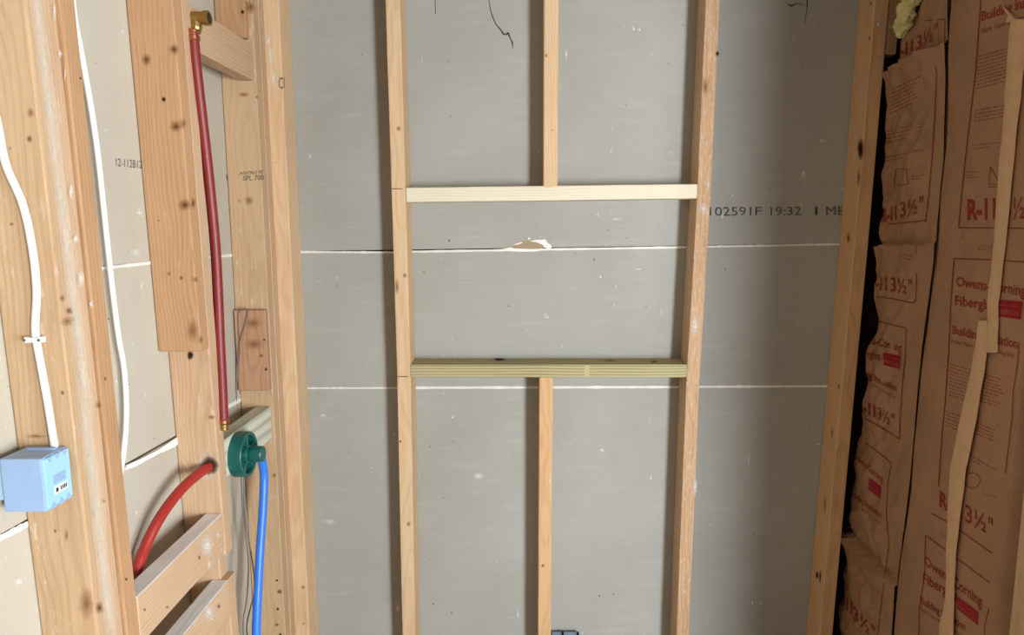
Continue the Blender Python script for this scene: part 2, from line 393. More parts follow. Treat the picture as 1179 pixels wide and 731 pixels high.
# ------------------------------------------------------------------ the setting
S = -.089                 # front plane of the back wall studs
XL = -.7355               # room side plane of the left wall studs
XLD = XL - .0895          # face of the left drywall
XR = .87                  # room side plane of the right wall
H = 2.44
REAR = WIN['y']; XFAR = 2.4; YJ = -1.30
def slab(name, a, b, mat, kind='structure', parent=None):
    return G().box(a, b).obj(name, mat, kind=kind if parent is None else None, parent=parent)
slab('floor', (-1.1, REAR - .1, -.1), (XFAR + .3, .12, 0), 'floor')
slab('ceiling', (-1.1, REAR - .1, H), (XFAR + .1, .12, H + .1), 'ceil')
g = G()
for a, b in (((REAR, 0), (WIN2['y0'], H)), ((WIN2['y1'], 0), (YJ, H)), ((WIN2['y0'], 0), (WIN2['y1'], WIN2['z0'])), ((WIN2['y0'], WIN2['z1']), (WIN2['y1'], H))):
    g.box((XFAR, a[0], a[1]), (XFAR + .1, b[0], b[1]))
g.obj('wall_far', 'kraftwall', kind='structure')
wf2 = empty('window_2', (XFAR + .05, (WIN2['y0'] + WIN2['y1']) / 2, WIN2['z0']), None, None, kind='structure')
g = G()
for a, b in (((WIN2['y0'], WIN2['z0']), (WIN2['y0'] + .03, WIN2['z1'])), ((WIN2['y1'] - .03, WIN2['z0']), (WIN2['y1'], WIN2['z1'])),
             ((WIN2['y0'] + .03, WIN2['z0']), (WIN2['y1'] - .03, WIN2['z0'] + .03)), ((WIN2['y0'] + .03, WIN2['z1'] - .03), (WIN2['y1'] - .03, WIN2['z1']))):
    g.box((XFAR + .02, a[0], a[1]), (XFAR + .08, b[0], b[1]))
g.obj('window_frame', 'frame', parent=wf2)
G().box((XFAR + .048, WIN2['y0'] + .03, WIN2['z0'] + .03), (XFAR + .052, WIN2['y1'] - .03, WIN2['z1'] - .03)).obj('pane', 'glass', parent=wf2)
slab('wall_return', (XR - .012, YJ, 0), (XFAR, -.93, H), 'kraftwall')
g = G()
g.box((-.95, REAR - .1, 0), (WIN['x0'], REAR, H)).box((WIN['x1'], REAR - .1, 0), (XFAR + .1, REAR, H))
g.box((WIN['x0'], REAR - .1, 0), (WIN['x1'], REAR, WIN['z0'])).box((WIN['x0'], REAR - .1, WIN['z1']), (WIN['x1'], REAR, H))
g.obj('wall_rear', 'kraftwall', kind='structure')
wf = empty('window_1', ((WIN['x0'] + WIN['x1']) / 2, REAR, WIN['z0']), None, None, kind='structure')
g = G()
for a, b in (((WIN['x0'], 0, WIN['z0']), (WIN['x0'] + .03, 0, WIN['z1'])), ((WIN['x1'] - .03, 0, WIN['z0']), (WIN['x1'], 0, WIN['z1'])),
             ((WIN['x0'] + .03, 0, WIN['z0']), (WIN['x1'] - .03, 0, WIN['z0'] + .03)), ((WIN['x0'] + .03, 0, WIN['z1'] - .03), (WIN['x1'] - .03, 0, WIN['z1']))):
    g.box((a[0], REAR - .08, a[2]), (b[0], REAR - .02, b[2]))
g.obj('window_frame', 'frame', parent=wf)
G().box((WIN['x0'] + .03, REAR - .052, WIN['z0'] + .03), (WIN['x1'] - .03, REAR - .048, WIN['z1'] - .03)).obj('pane', 'glass', parent=wf)
# sole and top plates
for nm, a, b in (('trim_1', (-.73, S, 0), (.85, -.001, .038)), ('trim_2', (XLD + .001, REAR + .02, 0), (XL, -.001, .038)), ('trim_3', (XR + .012, -.92, 0), (.959, -.002, .038)),
                 ('trim_4', (-.73, S, H - .038), (.85, -.001, H)), ('trim_5', (XLD + .001, REAR + .02, H - .038), (XL, -.001, H)), ('trim_6', (XR + .012, -.92, H - .038), (.959, -.002, H))):
    slab(nm, a, b, 'stud_dark')
PB, PT = .038, H - .038

# back wall: three drywall sheets, one above another
wb = slab('wall_back', (-.95, .0145, 0), (1.06, .1, H), 'osb')
hitB = lambda x, y: onY(x, y, 0.0)
hitL = lambda x, y: onX(x, y, XLD)
def seam_z(pa, pb, x, hit, ax):
    A, B = hit(*pa), hit(*pb); t = (x - A[ax]) / (B[ax] - A[ax]); return A.z + (B.z - A.z) * t
s1 = lambda x: seam_z((344, 290), (969, 281), x, hitB, 0)
s2 = lambda x: seam_z((352, 447.2), (955, 444.5), x, hitB, 0)
def sheet(parent, zlo, zhi, mat, axis, a, b, face, depth, n=6):
    """a drywall sheet between two edge lines, with rounded front edges"""
    vs = []; fs = []; e = .0012; cols = 9
    for i in range(cols):
        t = a + (b - a) * i / (cols - 1); lo_, hi_ = zlo(t), zhi(t)
        ring = [(depth, lo_), (e, lo_), (0, lo_ + e), (0, hi_ - e), (e, hi_), (depth, hi_)]
        for d, z in ring: vs.append((t, face + d, z) if axis == 0 else (face - d, t, z))
    m = 6
    for i in range(cols - 1):
        for k in range(m): fs.append((i * m + k, i * m + (k + 1) % m, (i + 1) * m + (k + 1) % m, (i + 1) * m + k))
    fs.append(tuple(range(m))); fs.append(tuple((cols - 1) * m + k for k in range(m)))
    return mesh_obj('drywall_sheet', vs, fs, mat, parent=parent)
gp = .0022
XB0 = XLD - .012
sheet(wb, lambda t: .005, lambda t: s2(t) - gp, 'wall', 0, XB0, .862, 0, .0135)
sheet(wb, lambda t: s2(t) + gp, lambda t: s1(t) - gp, 'wall', 0, XB0, .862, 0, .0135)
sheet(wb, lambda t: s1(t) + gp, lambda t: H - .003, 'wall', 0, XB0, .862, 0, .0135)
def bead(parent, hit, nrm, pa, pb, wpx, seed, name='joint_bead', off=.0004, bulge=.0016, n=70):
    """thin uneven ridge of white filler squeezed out of a joint"""
    rn = random.Random(seed); vs = []; fs = []; nr = Vector(nrm)
    for i in range(n):
        t = i / (n - 1); x, y = pa[0] + (pb[0] - pa[0]) * t, pa[1] + (pb[1] - pa[1]) * t
        h = wpx * (.95 + .8 * abs(noise.noise(Vector((t * 14, seed, 0)))) + rn.uniform(-.08, .08)) / 2
        vs += [hit(x, y - h) + nr * .0001, hit(x, y) + nr * (off + bulge), hit(x, y + h) + nr * .0001]
    for i in range(n - 1):
        for k in range(2): fs.append((i * 3 + k, i * 3 + k + 1, i * 3 + k + 4, i * 3 + k + 3))
    return mesh_obj(name, vs, fs, 'gyp', parent=parent)
bead(wb, hitB, (0, -1, 0), (342, 290), (455, 290.5), 2.2, 1)
bead(wb, hitB, (0, -1, 0), (470, 289.8), (796, 284.4), 2.3, 2)
bead(wb, hitB, (0, -1, 0), (812, 284), (972, 281), 2.2, 3)
bead(wb, hitB, (0, -1, 0), (350, 447), (458, 446.6), 2.0, 4)
bead(wb, hitB, (0, -1, 0), (474, 446.4), (788, 445.5), 2.5, 5)
bead(wb, hitB, (0, -1, 0), (802, 445.3), (957, 444.6), 2.4, 6)
NB = (0, -1, 0)
poly_mark(wb, hitB, NB, [(572, 287), (587, 284), (596, 279), (606, 277), (616, 277.5), (624, 280), (628, 285), (618, 287), (600, 287.3)], 'torn', 'torn_paper', off=.0006)
poly_mark(wb, hitB, NB, [(610, 277.5), (618, 276), (628, 275.6), (630, 279), (634, 282), (635.5, 285), (632, 286.5), (627, 285), (625, 282), (618, 279)], 'gyp', 'gypsum_chip', thick=.002)
poly_mark(wb, hitB, NB, [(570, 288.5), (580, 286.5), (588, 284.5), (592, 286), (610, 286.6), (626, 287.5), (618, 289.5), (600, 289.8), (584, 289)], 'gyp', 'gypsum_chip', thick=.0015)
poly_mark(wb, hitB, NB, [(589, 282.5), (596, 280), (600, 278.5), (602, 279.5), (596, 281.5)], 'gyp', 'gypsum_chip', thick=.001)
poly_mark(wb, hitB, NB, [(608, 273.5), (610, 273.5), (610, 275.5), (608, 275.5)], 'gyp', 'gypsum_chip', thick=.001)
line_mark(wb, hitB, NB, [(563, 0), (564.5, 10), (567, 19), (571, 28), (577, 35), (579.5, 39), (582, 40), (585, 38), (587.5, 44), (590, 49), (590.5, 56)], [.7, .8, 1, 1, 1.3, 1.8, 1.3, 2, 1, 1.6, .5], 'crack', 'crack')
line_mark(wb, hitB, NB, [(501, -2), (501.5, 16)], .7, 'crack', 'crack')
line_mark(wb, hitB, NB, [(929, -2), (929, 10), (926, 28)], [1.4, .8, .5], 'crack', 'crack')
line_mark(wb, hitB, NB, [(907, 5), (911, 7), (918, 4), (926, 6)], [1, 1.8, .7, .7], 'crack', 'crack')
for (x, y, r) in ((516, 71, .9), (519, 134, 1), (517, 277, 1.6), (488, 313, 1.2), (700, 265, 1), (684, 299, 1.3), (744, 353, 1), (585, 352, 1), (495, 514, 1), (522, 508, 1), (510, 573, 1),
                  (720, 121, 1), (769, 73, .8), (923, 76, 1), (842, 400, 1.2), (835, 310, 1.2), (722, 274, 1), (499, 695, 1.3), (520, 705, 1.3), (632, 697, 1), (690, 686, 1.2), (706, 684, 1.1), (868, 614, 1), (388, 330, 1), (402, 520, 1)):
    knot(wb, hitB, NB, x, y, r, r * 1.3, 'crack', 'nail_dimple')
for (x, y, rx, ry) in ((563, 212, .9, 1.8), (938, 104, 1.2, 3), (926, 213, 1.3, 4), (923, 236, 1.5, 6), (946, 162, 7, 5), (925, 200, 5, 8), (628, 362, 3, 2.5), (629, 365, 5, 2), (735, 310, 5, 1.5), (709, 252, 9, 2),
                       (551, 548, 8, 5), (596, 706, 2, 6), (573, 646, 3, 1.6), (862, 530, 2, 14), (883, 642, 2, 3), (943, 511, 4, 3), (749, 550, 2, 4), (693, 518, 4, 3), (652, 62, 2.5, 9), (486, 70, 1, 6), (380, 600, 9, 4), (372, 478, 5, 3)):
    knot(wb, hitB, NB, x, y, rx, ry, 'scuff', 'plaster_smear')
for s, a, b in (('102591', 817, 865), ('F', 869.5, 877), ('19:32', 887, 922), ('1', 938, 941), ('MEA', 951, 984)):
    text_mark(wb, hitB, NB, s, (a, 248.3 - (a - 817) * .006), (b, 248.3 - (b - 817) * .006), 10, 10, 'stamp', 'printed_code')

# left wall: drywall sheets behind open studs
wl = slab('wall_left', (XLD - .1, REAR, 0), (XLD - .0145, .0, H), 'osb')
t1 = lambda y: seam_z((0, 319), (275, 293), y, hitL, 1)
t2 = lambda y: seam_z((0, 617.5), (287, 455), y, hitL, 1)
NL = (1, 0, 0)
sheet(wl, lambda t: .005, lambda t: t2(t) - gp, 'wall_l', 1, REAR + .01, -.0005, XLD, .0135)
sheet(wl, lambda t: t2(t) + gp, lambda t: t1(t) - gp, 'wall_l', 1, REAR + .01, -.0005, XLD, .0135)
sheet(wl, lambda t: t1(t) + gp, lambda t: H - .003, 'wall_l', 1, REAR + .01, -.0005, XLD, .0135)
bead(wl, hitL, NL, (-60, 325), (5, 318.8), 4, 11); bead(wl, hitL, NL, (115, 309), (184, 301.5), 3.6, 12); bead(wl, hitL, NL, (232, 297), (282, 292.5), 3, 13)
bead(wl, hitL, NL, (-60, 650), (50, 594), 7, 14); bead(wl, hitL, NL, (258, 471), (292, 452), 5, 16)
poly_mark(wl, hitL, NL, [(143, 541), (145, 535), (160, 528), (178, 519), (192, 510), (206, 501), (207, 508), (198, 515), (182, 522), (168, 529), (154, 537)], 'gyp', 'torn_joint_tape', thick=.003)
text_mark(wl, hitL, NL, '12-112B12', (133, 191), (163, 194), 9, 9, 'stamp', 'printed_code')
text_mark(wl, hitL, NL, '12L', (206, 607), (214, 603), 7, 7, 'stamp', 'printed_code')
line_mark(wl, hitL, NL, [(260, 201), (262, 208), (265, 212), (267, 220)], [.6, 1, 1.4, .6], 'crack', 'crack')
for (x, y, rx, ry) in ((140, 36, 4, 4), (160, 245, 5, 6), (162, 330, 3, 8), (155, 290, 8, 5), (182, 564, 6, 2), (20, 670, 6, 7), (35, 540, 4, 3), (120, 150, 2, 3), (262, 120, 3, 14), (275, 455, 4, 4)):
    knot(wl, hitL, NL, x, y, rx, ry, 'scuff', 'plaster_smear')
for (x, y, r) in ((110, 73, 1), (132, 112, 1), (8, 445, 1), (183, 521, 2.5), (118, 380, 1.2)):
    knot(wl, hitL, NL, x, y, r, r, 'crack', 'nail_dimple')

# right wall sheathing
slab('wall_right', (.96, -.925, 0), (.995, .012, H), 'osb')

# ------------------------------------------------------------------ back wall framing
def ext(pts, z0, z1):
    """extend a polyline (top to bottom given) linearly to z0..z1, returned bottom to top"""
    P = sorted([Vector(p) for p in pts], key=lambda p: p.z)
    a, b = P[0], P[-1]; d = (b - a) / (b.z - a.z)
    Q = [a + d * (z0 - a.z)] + [p for p in P if z0 + .01 < p.z < z1 - .01] + [b + d * (z1 - b.z)]
    return Q
Wx = (.038, 0, 0); Ty = (0, .0885, 0)
hs = lambda x, y: onY(x, y, S)
stl = board('wall_stud', ext([hs(443.5, 0), hs(450, 200), hs(457, 430), hs(462.5, 700)], PB, PT), Wx, Ty, 'stud_back', 'full-height pale wooden stud carrying the left ends of both crosspieces', 'stud', 'full-height studs on the back wall')
stm = board('wall_stud', [(-.0135, S, 1.6365), (-.0125, S, PT)], (.0375, 0, 0), Ty, 'stud_back', 'pale upper centre stud standing on the cream crosspiece', 'stud')
stn = board('wall_stud', [(-.0275, S, PB), (-.0235, S, 1.1235)], (.0375, 0, 0), Ty, 'stud_back_o', 'orange lower centre stud under the greenish treated crosspiece', 'stud')
rp = [(803, 225), (801.3, 250), (792, 400), (790.5, 440)]
strt = board('wall_stud', [(.3735, S, PB), (.3755, S, .44), (.3805, S, 1.109), (.3935, S, 1.59), (.4035, S, PT)], (.0365, 0, 0), Ty, 'stud_rough', 'rough reddish full-height stud carrying the right ends of both crosspieces', 'stud', 'full-height studs on the back wall')
A, B = hs(467.5, 232.8), hs(803, 228.6)
cb = board('crosspiece', [A, Vector((B.x - .001, S, B.z))], (0, 0, .0385), Ty, 'board_new', 'cream new softwood crosspiece fixed level between two studs, upper of two', 'board', 'crosspieces between the studs', pith=(.06, .03))
A, B = hs(472.5, 434.6), hs(791, 434.6)
cl = board('crosspiece', [Vector((A.x, S - .002, A.z)), Vector((B.x - .001, S - .002, B.z))], (0, 0, .0365), (0, .0895, 0), 'treated', 'greenish pressure-treated crosspiece with dark knots, lower of two', 'board', 'crosspieces between the studs', pith=(.07, .02))
P1 = [hs(943.5, 730), hs(983.5, 280), hs(1007, 0)]
ste = board('wall_stud', ext([(p.x, S, p.z) for p in P1], PB, PT), Wx, Ty, 'stud_back_o', 'orange corner stud between the back wall and the paper-faced insulation', 'stud', 'full-height studs on the back wall')
stc = board('wall_stud', ext([(XL - .004, S, 2.2), (XL - .002, S, .3)], PB, PT), (.0437, 0, 0), Ty, 'stud_back', 'stud tight in the left corner, flat against the back wall drywall', 'stud', 'full-height studs on the back wall')
zt = Vector((0, 0, 1))
hT = lambda zz: (lambda x, y: (lambda d: CAM + d * ((zz - CAM.z) / d.z))(ray(x, y)))
topL = hs(630, 419.8).z
for (x, y, rx, ry, m) in ((575, 414, 8, 1.7, 'knot_d'), (702, 415.2, 10, 1.8, 'knot_l'), (753, 416.6, 6, 2, 'knot')):
    knot(cl, hT(cl.location.z + .0183), (0, 0, 1), x, y, rx, ry, m, off=.0008)
hs2 = lambda x, y: onY(x, y, S - .002)
poly_mark(cl, hs2, NB, [(672.5, 421), (678.5, 421), (678, 433), (673, 433)], 'stain_pale', 'pale_stain')
for (o, pts) in ((stl, ((450, 49, 2.4, 3.4, 'scuff'), (459, 148, 3.2, 3.8, 'knot_l'), (466, 317, 3, 3.4, 'knot_l'), (458, 700, 1.8, 5, 'knot_l'), (470.5, 603, 3, 3.2, 'knot_l'), (461, 508, 1.2, 1.6, 'knot_d'), (457, 330, 3, 10, 'knot_l'))),
                 (stm, ((629, 64, 2, 3, 'knot_l'), (636, 150, 1, 1.2, 'knot'))), (stn, ((625, 651, 2.4, 2.6, 'knot'), (633, 553, 2, 6, 'scuff'))),
                 (strt, ((826, 62, 2.2, 3.4, 'knot_d'), (815.5, 213, 2.2, 7, 'scuff'), (812, 100, 4, 12, 'knot_l'), (800, 560, 3, 14, 'scuff'), (810, 240, 6, 8, 'scuff'), (800, 375, 5, 16, 'scuff'))),
                 (ste, ((1003, 4, 1, 2, 'knot_d'), (1001.5, 44, 1, 2.2, 'knot_d'), (991, 172, 3.6, 14, 'knot_d'), (989, 205, 2.4, 12, 'knot'), (977, 274, 2.6, 8, 'knot'), (941, 662, 1.5, 4.5, 'knot_d'), (944.5, 664, .9, 8, 'knot_d'),
                        (1011, 28, 4, 6, 'scuff'), (1012, 66, 2, 2, 'scuff'), (966, 445, 1.8, 4, 'knot'), (958, 498, 1.5, 9, 'knot_l'), (950, 580, 1.4, 12, 'knot')))):
    for (x, y, rx, ry, m) in pts:
        if o is ste and m != 'scuff':
            # left side face of the leaning corner stud
            dd = (x - 1007 + .0877 * y); X0 = hs(1007 - .0877 * y, y).x
            if dd < 0: hit = lambda a, b, X0=X0: onX(a, b, X0)
            else: hit = hs
            nn = (-1, -.2, 0) if dd < 0 else NB
            knot(o, hit, nn, x, y, rx, ry, m)
        else: knot(o, hs, NB, x, y, rx, ry, m, 'knot' if m != 'scuff' else 'plaster_smear')
# saw-cut pencil marks
line_mark(stl, hs, NB, [(451, 217.2), (463, 217.4)], .8, 'crack', 'pencil_line'); line_mark(stl, hs, NB, [(458, 433.5), (470, 433.5)], .8, 'crack', 'pencil_line')

# ------------------------------------------------------------------ left wall framing
Wn = (-.0885, 0, 0)      # from the room-side edge back to the drywall
def lstud(y_top, y_bot, th, z0, z1, mat, label, x=XL, grp=None, zt_=1.9, zb_=.9, w=.0885):
    f = lambda z: y_bot + (y_top - y_bot) * (z - zb_) / (zt_ - zb_)
    return board('wall_stud', [(x, f(z0), z0), (x, f((z0 + z1) / 2), (z0 + z1) / 2), (x, f(z1), z1)], (-w, 0, 0), (0, th, 0), mat, label, 'stud', grp)
gl = 'studs standing side by side in the left wall'
sA = lstud(-.9965, -.966, .0365, PB, PT, 'stud_pale', 'nearest left stud of the tight cluster of three, behind the stapled white cable', grp=gl)
sB = lstud(-.9575, -.9275, .0340, PB, PT, 'stud', 'middle stud of the tight cluster of three near the blue box', grp=gl, x=XL - .005)
sC = lstud(-.9215, -.892, .0355, PB, PT, 'stud_orange', 'rear stud of the tight cluster of three, its edge beside the red pipe bend', grp=gl, x=XL + .0005)
fD = lambda z: -.509 + (-.545 + .509) * (z - .9) / 1.1
zn0, zn1 = onX(266, 662, XL).z - PB, onX(263, 636, XL).z - PB
sD = board('wall_stud', [(XL, fD(PB), PB), (XL, fD(1.2), 1.2), (XL, fD(PT), PT)], Wn, (0, .038, 0), 'stud', cut=(zn0, zn1, .016), label= 'stud with a drilled hole that the bent red pipe passes through', cat='stud', group=gl)
zs = onX(187, 403, XLD).z
sS = board('sister_stud', [(XL + .001, fD(zs) - .0385, zs), (XL + .001, fD(PT) - .0385, PT)], (-.0893, 0, 0), (0, .038, 0), 'stud_orange', 'knotty short stud ending halfway, nailed to the front of the drilled stud', 'stud')
sE = board('wall_stud', [(XL, -.1655, PB), (XL, -.1655, PT)], Wn, (0, .038, 0), 'stud_pale', 'left wall end stud with green ink stamp behind the red vertical pipe', 'stud', gl)
sF = board('wall_stud', [(XL + .001, -.1272, PB), (XL + .001, -.1272, PT)], Wn, (0, .0378, 0), 'stud', 'thin edge of stud sandwiched between the stamped stud and the corner stud', 'stud', gl)
yE = -.1658
hE = lambda x, y: onY(x, y, yE)
hXL = lambda x, y: onX(x, y, XL)
NE = (0, -1, 0)
# scabs on the end stud
a, b, c_, d_ = hE(275, 356), hE(313, 356), hE(279, 448), hE(313, 448)
scab = board('scab_block', [(XL - .002, yE - .0192, c_.z), (XL - .002, yE - .0192, a.z)], (-.083, 0, 0), (0, .0188, 0), 'stud_dark', 'brown scab block with nail holes on the stamped stud below its stamp', 'wood block')
zz = hE(270, 46).z
scu = board('scab_block', [(XL - .012, yE - .0192, zz), (XL - .012, yE - .0192, PT)], (-.076, 0, 0), (0, .0188, 0), 'stud_orange', 'orange scab board at the top of the stamped stud, above the slanting block', 'wood block')
# blocks between the studs
ybk = fD(1.0) + .038
zt1, zb1 = hXL(219, 7), hXL(284, 45)
ztop = (hXL(284, 46).z)
tb = board('blocking', [(XL - .006, fD(ztop) + .039, ztop - .086), (XL - .006, yE - .0005, ztop - .086)], (-.0385, 0, 0), (0, 0, .0885), 'stud', 'horizontal block near the ceiling carrying the brass elbow fitting', 'wood block')
zl = onX(308, 470, XL - .008).z
pb = board('blocking', [(XL - .008, fD(zl) + .039, zl - .0885), (XL - .008, yE - .0005, zl - .0885)], (-.0385, 0, 0), (0, 0, .0885), 'treated_pale', 'pale green-tinted treated block behind the green valve ring', 'wood block')
z1b = (hXL(256, 596).z + hXL(158, 680).z) / 2
yC = lambda z: -.892 + (-.9215 + .892) * (z - .9) + .0362
b1 = board('blocking', [(XL + .001, yC(z1b), z1b - .0885), (XL + .001, fD(z1b) - .0008, z1b - .0885)], (-.0385, 0, 0), (0, 0, .0885), 'block', 'dusty plaster-smeared block, upper of the two under the red pipe bend', 'wood block', 'dusty blocks between the studs')
z2b = hXL(265.5, 663).z
b2 = board('blocking', [(XL + .003, yC(z2b) + .001, z2b - .0885), (XL + .003, fD(z2b) - .0008, z2b - .0885)], (-.0385, 0, 0), (0, 0, .0885), 'block', 'dusty block with bluish top, lower of the two beneath the red pipe bend', 'wood block', 'dusty blocks between the studs')
# knots, holes and stamps
hA = lambda x, y: onY(x, y, -.9965 + (1.9 - 1.3) * .0305 if True else 0)
def hAf(x, y):
    p = onY(x, y, -.98)
    for _ in range(3): p = onY(x, y, -.966 + (-.9965 + .966) * (p.z - .9))
    return p
def hDf(x, y):
    p = onY(x, y, -.52)
    for _ in range(3): p = onY(x, y, fD(p.z))
    return p
def hSf(x, y):
    p = onY(x, y, -.56)
    for _ in range(3): p = onY(x, y, fD(p.z) - .0385)
    return p
NX = (1, 0, 0); hXs = lambda x, y: onX(x, y, XL + .001)
for (x, y, rx, ry, m) in ((34.5, 160, 4, 5.5, 'knot'), (36, 130, 5, 7, 'knot_l'), (14, 258, 3, 2.6, 'knot'), (72.5, 452, 3, 3.4, 'knot'), (12, 171, 1.5, 2.5, 'knot_l'), (42, 502, 14, 3, 'knot_l'), (64, 611, 2, 2.5, 'knot'), (77, 616, 2.5, 9, 'knot_l'), (100, 695, 10, 22, 'knot_l')):
    knot(sA, hAf, NE, x, y, rx, ry, m)
for (x, y, rx, ry, m) in ((79, 358, 5, 5, 'knot'), (77, 370, 9, 7, 'knot_l'), (71, 343, 4, 5, 'knot_l'), (114, 700, 5.5, 8, 'knot')):
    knot(sA, hXL, NX, x, y, rx, ry, m)
knot(sB, hXL, NX, 113.5, 467, 3.2, 5, 'knot'); knot(sB, hXL, NX, 119, 577, 2.2, 2.2, 'knot')
for (x, y, rx, ry) in ((62, 12, 2, 12), (68, 62, 3, 5), (74, 85, 1.2, 10), (86, 275, 4, 6), (92, 320, 5, 12), (104, 350, 3, 5), (81, 220, 3, 10)): knot(sB, hXL, NX, x, y, rx, ry, 'scuff', 'plaster_smear')
knot(sC, hXs, NX, 120.5, 436, 2, 3.2, 'knot'); knot(sC, hXs, NX, 92, 90, 1, 1.8, 'knot_d'); knot(sC, hXs, NX, 124, 367, 1, 1.6, 'knot_d'); knot(sC, hXs, NX, 145, 667, 1.2, 1.8, 'knot_d')
for (x, y, rx, ry, m) in ((169, 69, 6.5, 8, 'knot'), (201, 57, 7, 7, 'knot'), (189, 114.5, 2.6, 3, 'knot_d'), (203, 146, 8, 8, 'knot'), (213, 236, 9, 8, 'knot'), (209, 320, 3, 3, 'knot'), (195, 315, 3, 3, 'knot_l'), (222, 380, 8, 16, 'knot_l'), (183, 254, 1.6, 2, 'knot_l')):
    knot(sS, hSf, NE, x, y, rx, ry, m)
for (x, y, rx, ry, m) in ((211, 142, 4, 8, 'knot_l'), (222, 234, 3, 8, 'knot'), (231, 391, 3, 6, 'knot_l'), (225, 322, 4, 4, 'knot_l')):
    knot(sS, hXs, NX, x, y, rx, ry, m)
knot(sD, hDf, NE, 219.5, 409, 4, 5.5, 'knot_d', 'drilled_hole'); knot(sD, hDf, NE, 244, 480, 6, 3.5, 'knot_l')
for (x, y, rx, ry, m) in ((287, 152 / 1, 0, 0, ''),)[:0]: pass
for (x, y, rx, ry, m) in ((287, 231, 6, 6, 'knot_l'), (275.5, 231, 1, 3, 'knot'), (281, 109, 7, 3.4, 'knot_l'), (296, 112, 2, 2, 'knot'), (319, 547, 2, 3, 'knot'), (322, 668, 1.6, 1.6, 'knot_d'), (325, 681, 4, 3.4, 'knot'), (323, 701, 1.8, 1.6, 'knot_d'), (322, 719, 3, 2.4, 'knot'), (326, 731, 1.6, 3, 'knot_d')):
    knot(sE, hE, NE, x - (3 if x > 315 else 0), y, rx, ry, m)
hSc = lambda x, y: onY(x, y, yE - .0192)
for (x, y, r, m) in ((304.5, 391, 1.4, 'knot_d'), (301, 409.5, 2.6, 'knot'), (306.5, 425, 1.8, 'knot_d')): knot(scab, hSc, NE, x, y, r, r * 1.1, m, 'nail_hole')
knot(scab, hSc, NE, 292, 372, 12, 8, 'knot_l', 'stain'); knot(scab, hSc, NE, 293, 396, 14, 8, 'knot_l', 'stain')
knot(scu, hSc, NE, 289.5, 8, 6, 10, 'knot'); knot(scu, hSc, NE, 279.5, 14, 2.2, 2.6, 'knot_d')
text_mark(sE, hE, NE, '- HTHTMI-E ME', (274, 202), (303, 200), 4, 4, 'stamp_g', 'ink_stamp'); text_mark(sE, hE, NE, 'SPL 700', (280, 208), (304, 207), 5.5, 5.5, 'stamp_g', 'ink_stamp')
hc = lambda x, y: onY(x, y, S)
text_mark(stc, hc, NB, 'CI', (321, 102), (328, 102), 13, 13, 'stamp', 'ink_stamp')
knot(stc, hc, NB, 349.5, 718, 1.5, 1.6, 'knot'); knot(stc, hc, NB, 349, 676, 2.6, 3, 'knot_l'); knot(stc, hc, NB, 318, 187, 1, 1, 'knot')
for (x, y, rx, ry) in ((309, 47, 4, 8), (312, 65, 3, 14), (315, 90, 4, 16), (313, 240, 2, 6), (308, 42, 3, 4)): knot(stc, hc, NB, x, y, rx, ry, 'scuff', 'plaster_smear')
for o, hit, L_ in ((b1, hXs, ((229, 642, 2, 3.4), (166, 702, 2, 2.4), (192, 699, 2.4, 2))), (b2, lambda x, y: onX(x, y, XL + .003), ((251.5, 698, 2, 3.4),))):
    for (x, y, rx, ry) in L_: knot(o, hit, NX, x, y, rx, ry, 'knot')
for (x, y, rx, ry) in ((238, 628, 9, 16), (250, 616, 3, 4), (240, 650, 2, 8)): knot(b1, hXs, NX, x, y, rx, ry, 'scuff', 'plaster_smear')
knot(b2, lambda x, y: onX(x, y, XL + .003), NX, 240, 705, 8, 12, 'scuff', 'plaster_smear')
knot(sD, hDf, NE, 238, 537, 14, 17, 'scuff', 'splintered_rim', off=.0009); knot(sD, hDf, NE, 242, 535.5, 10.5, 11.5, 'knot_d', 'drilled_hole', off=.0016)

M['plaster_light'] = decal('thin_plaster_and_light', rgb(238, 226, 208), rgb(238, 226, 208), .7, .25)  # plaster smear and the bright light on this stud edge, painted together
hSp = lambda x, y: onX(x, y, XL + .0003)
for a_ in range(-1, 14):
    y_ = 20 + a_ * 52; x_ = 41 + y_ * (.124 if y_ < 480 else .118)
    knot(sA, hSp, NX, x_, y_, 10, 62, 'plaster_light', 'plaster_lit_edge', rot=-.12, off=.0006 + .0002 * (a_ % 3))

# ------------------------------------------------------------------ electrical: blue boxes, cables
yb1 = onY(84, 520, -.98).y
ya = -.966 + (-.9965 + .966) * (1.2 - .9)            # face of the near stud at the box
Z0, Z1 = onX(50, 592, XL - .012).z, onX(50, 527, XL - .012).z
bx = empty('electrical_box', (XL - .05, ya - .03, Z0), 'blue plastic electrical box nailed to the near left stud, white cable entering', 'electrical box')
y0, y1 = ya - .0595, ya - .0012
x0, x1 = XL - .072, XL - .012
G().box((x0, y0, Z0), (x1, y1, Z1), .0025).obj('box_body', 'bluebox', parent=bx)
G().box((x1 - .001, y0 + .003, Z0 + .003), (x1 + .0016, y1 - .001, Z1 - .003), .0008).obj('back_plate', 'bluebox_l', parent=bx)
for zb, sgn in ((Z0, 1), (Z1, -1)):
    for i in range(3):
        yc = y0 + .014 + i * .0165
        vs = []
        for xx in (x1 - .0005, x1 + .0032): vs += [(xx, yc - .0065, zb + sgn * .0015), (xx, yc + .0065, zb + sgn * .0015), (xx, yc, zb + sgn * .0105)]
        mesh_obj('knockout_notch', vs, [(0, 1, 2), (3, 4, 5), (0, 1, 4, 3), (1, 2, 5, 4), (2, 0, 3, 5)], 'bluebox', parent=bx)
G().box((x1 + .0005, y0 + .018, Z0 + .034), (x1 + .0022, y0 + .045, Z0 + .047), .0004).obj('recessed_panel', 'bluebox', parent=bx)
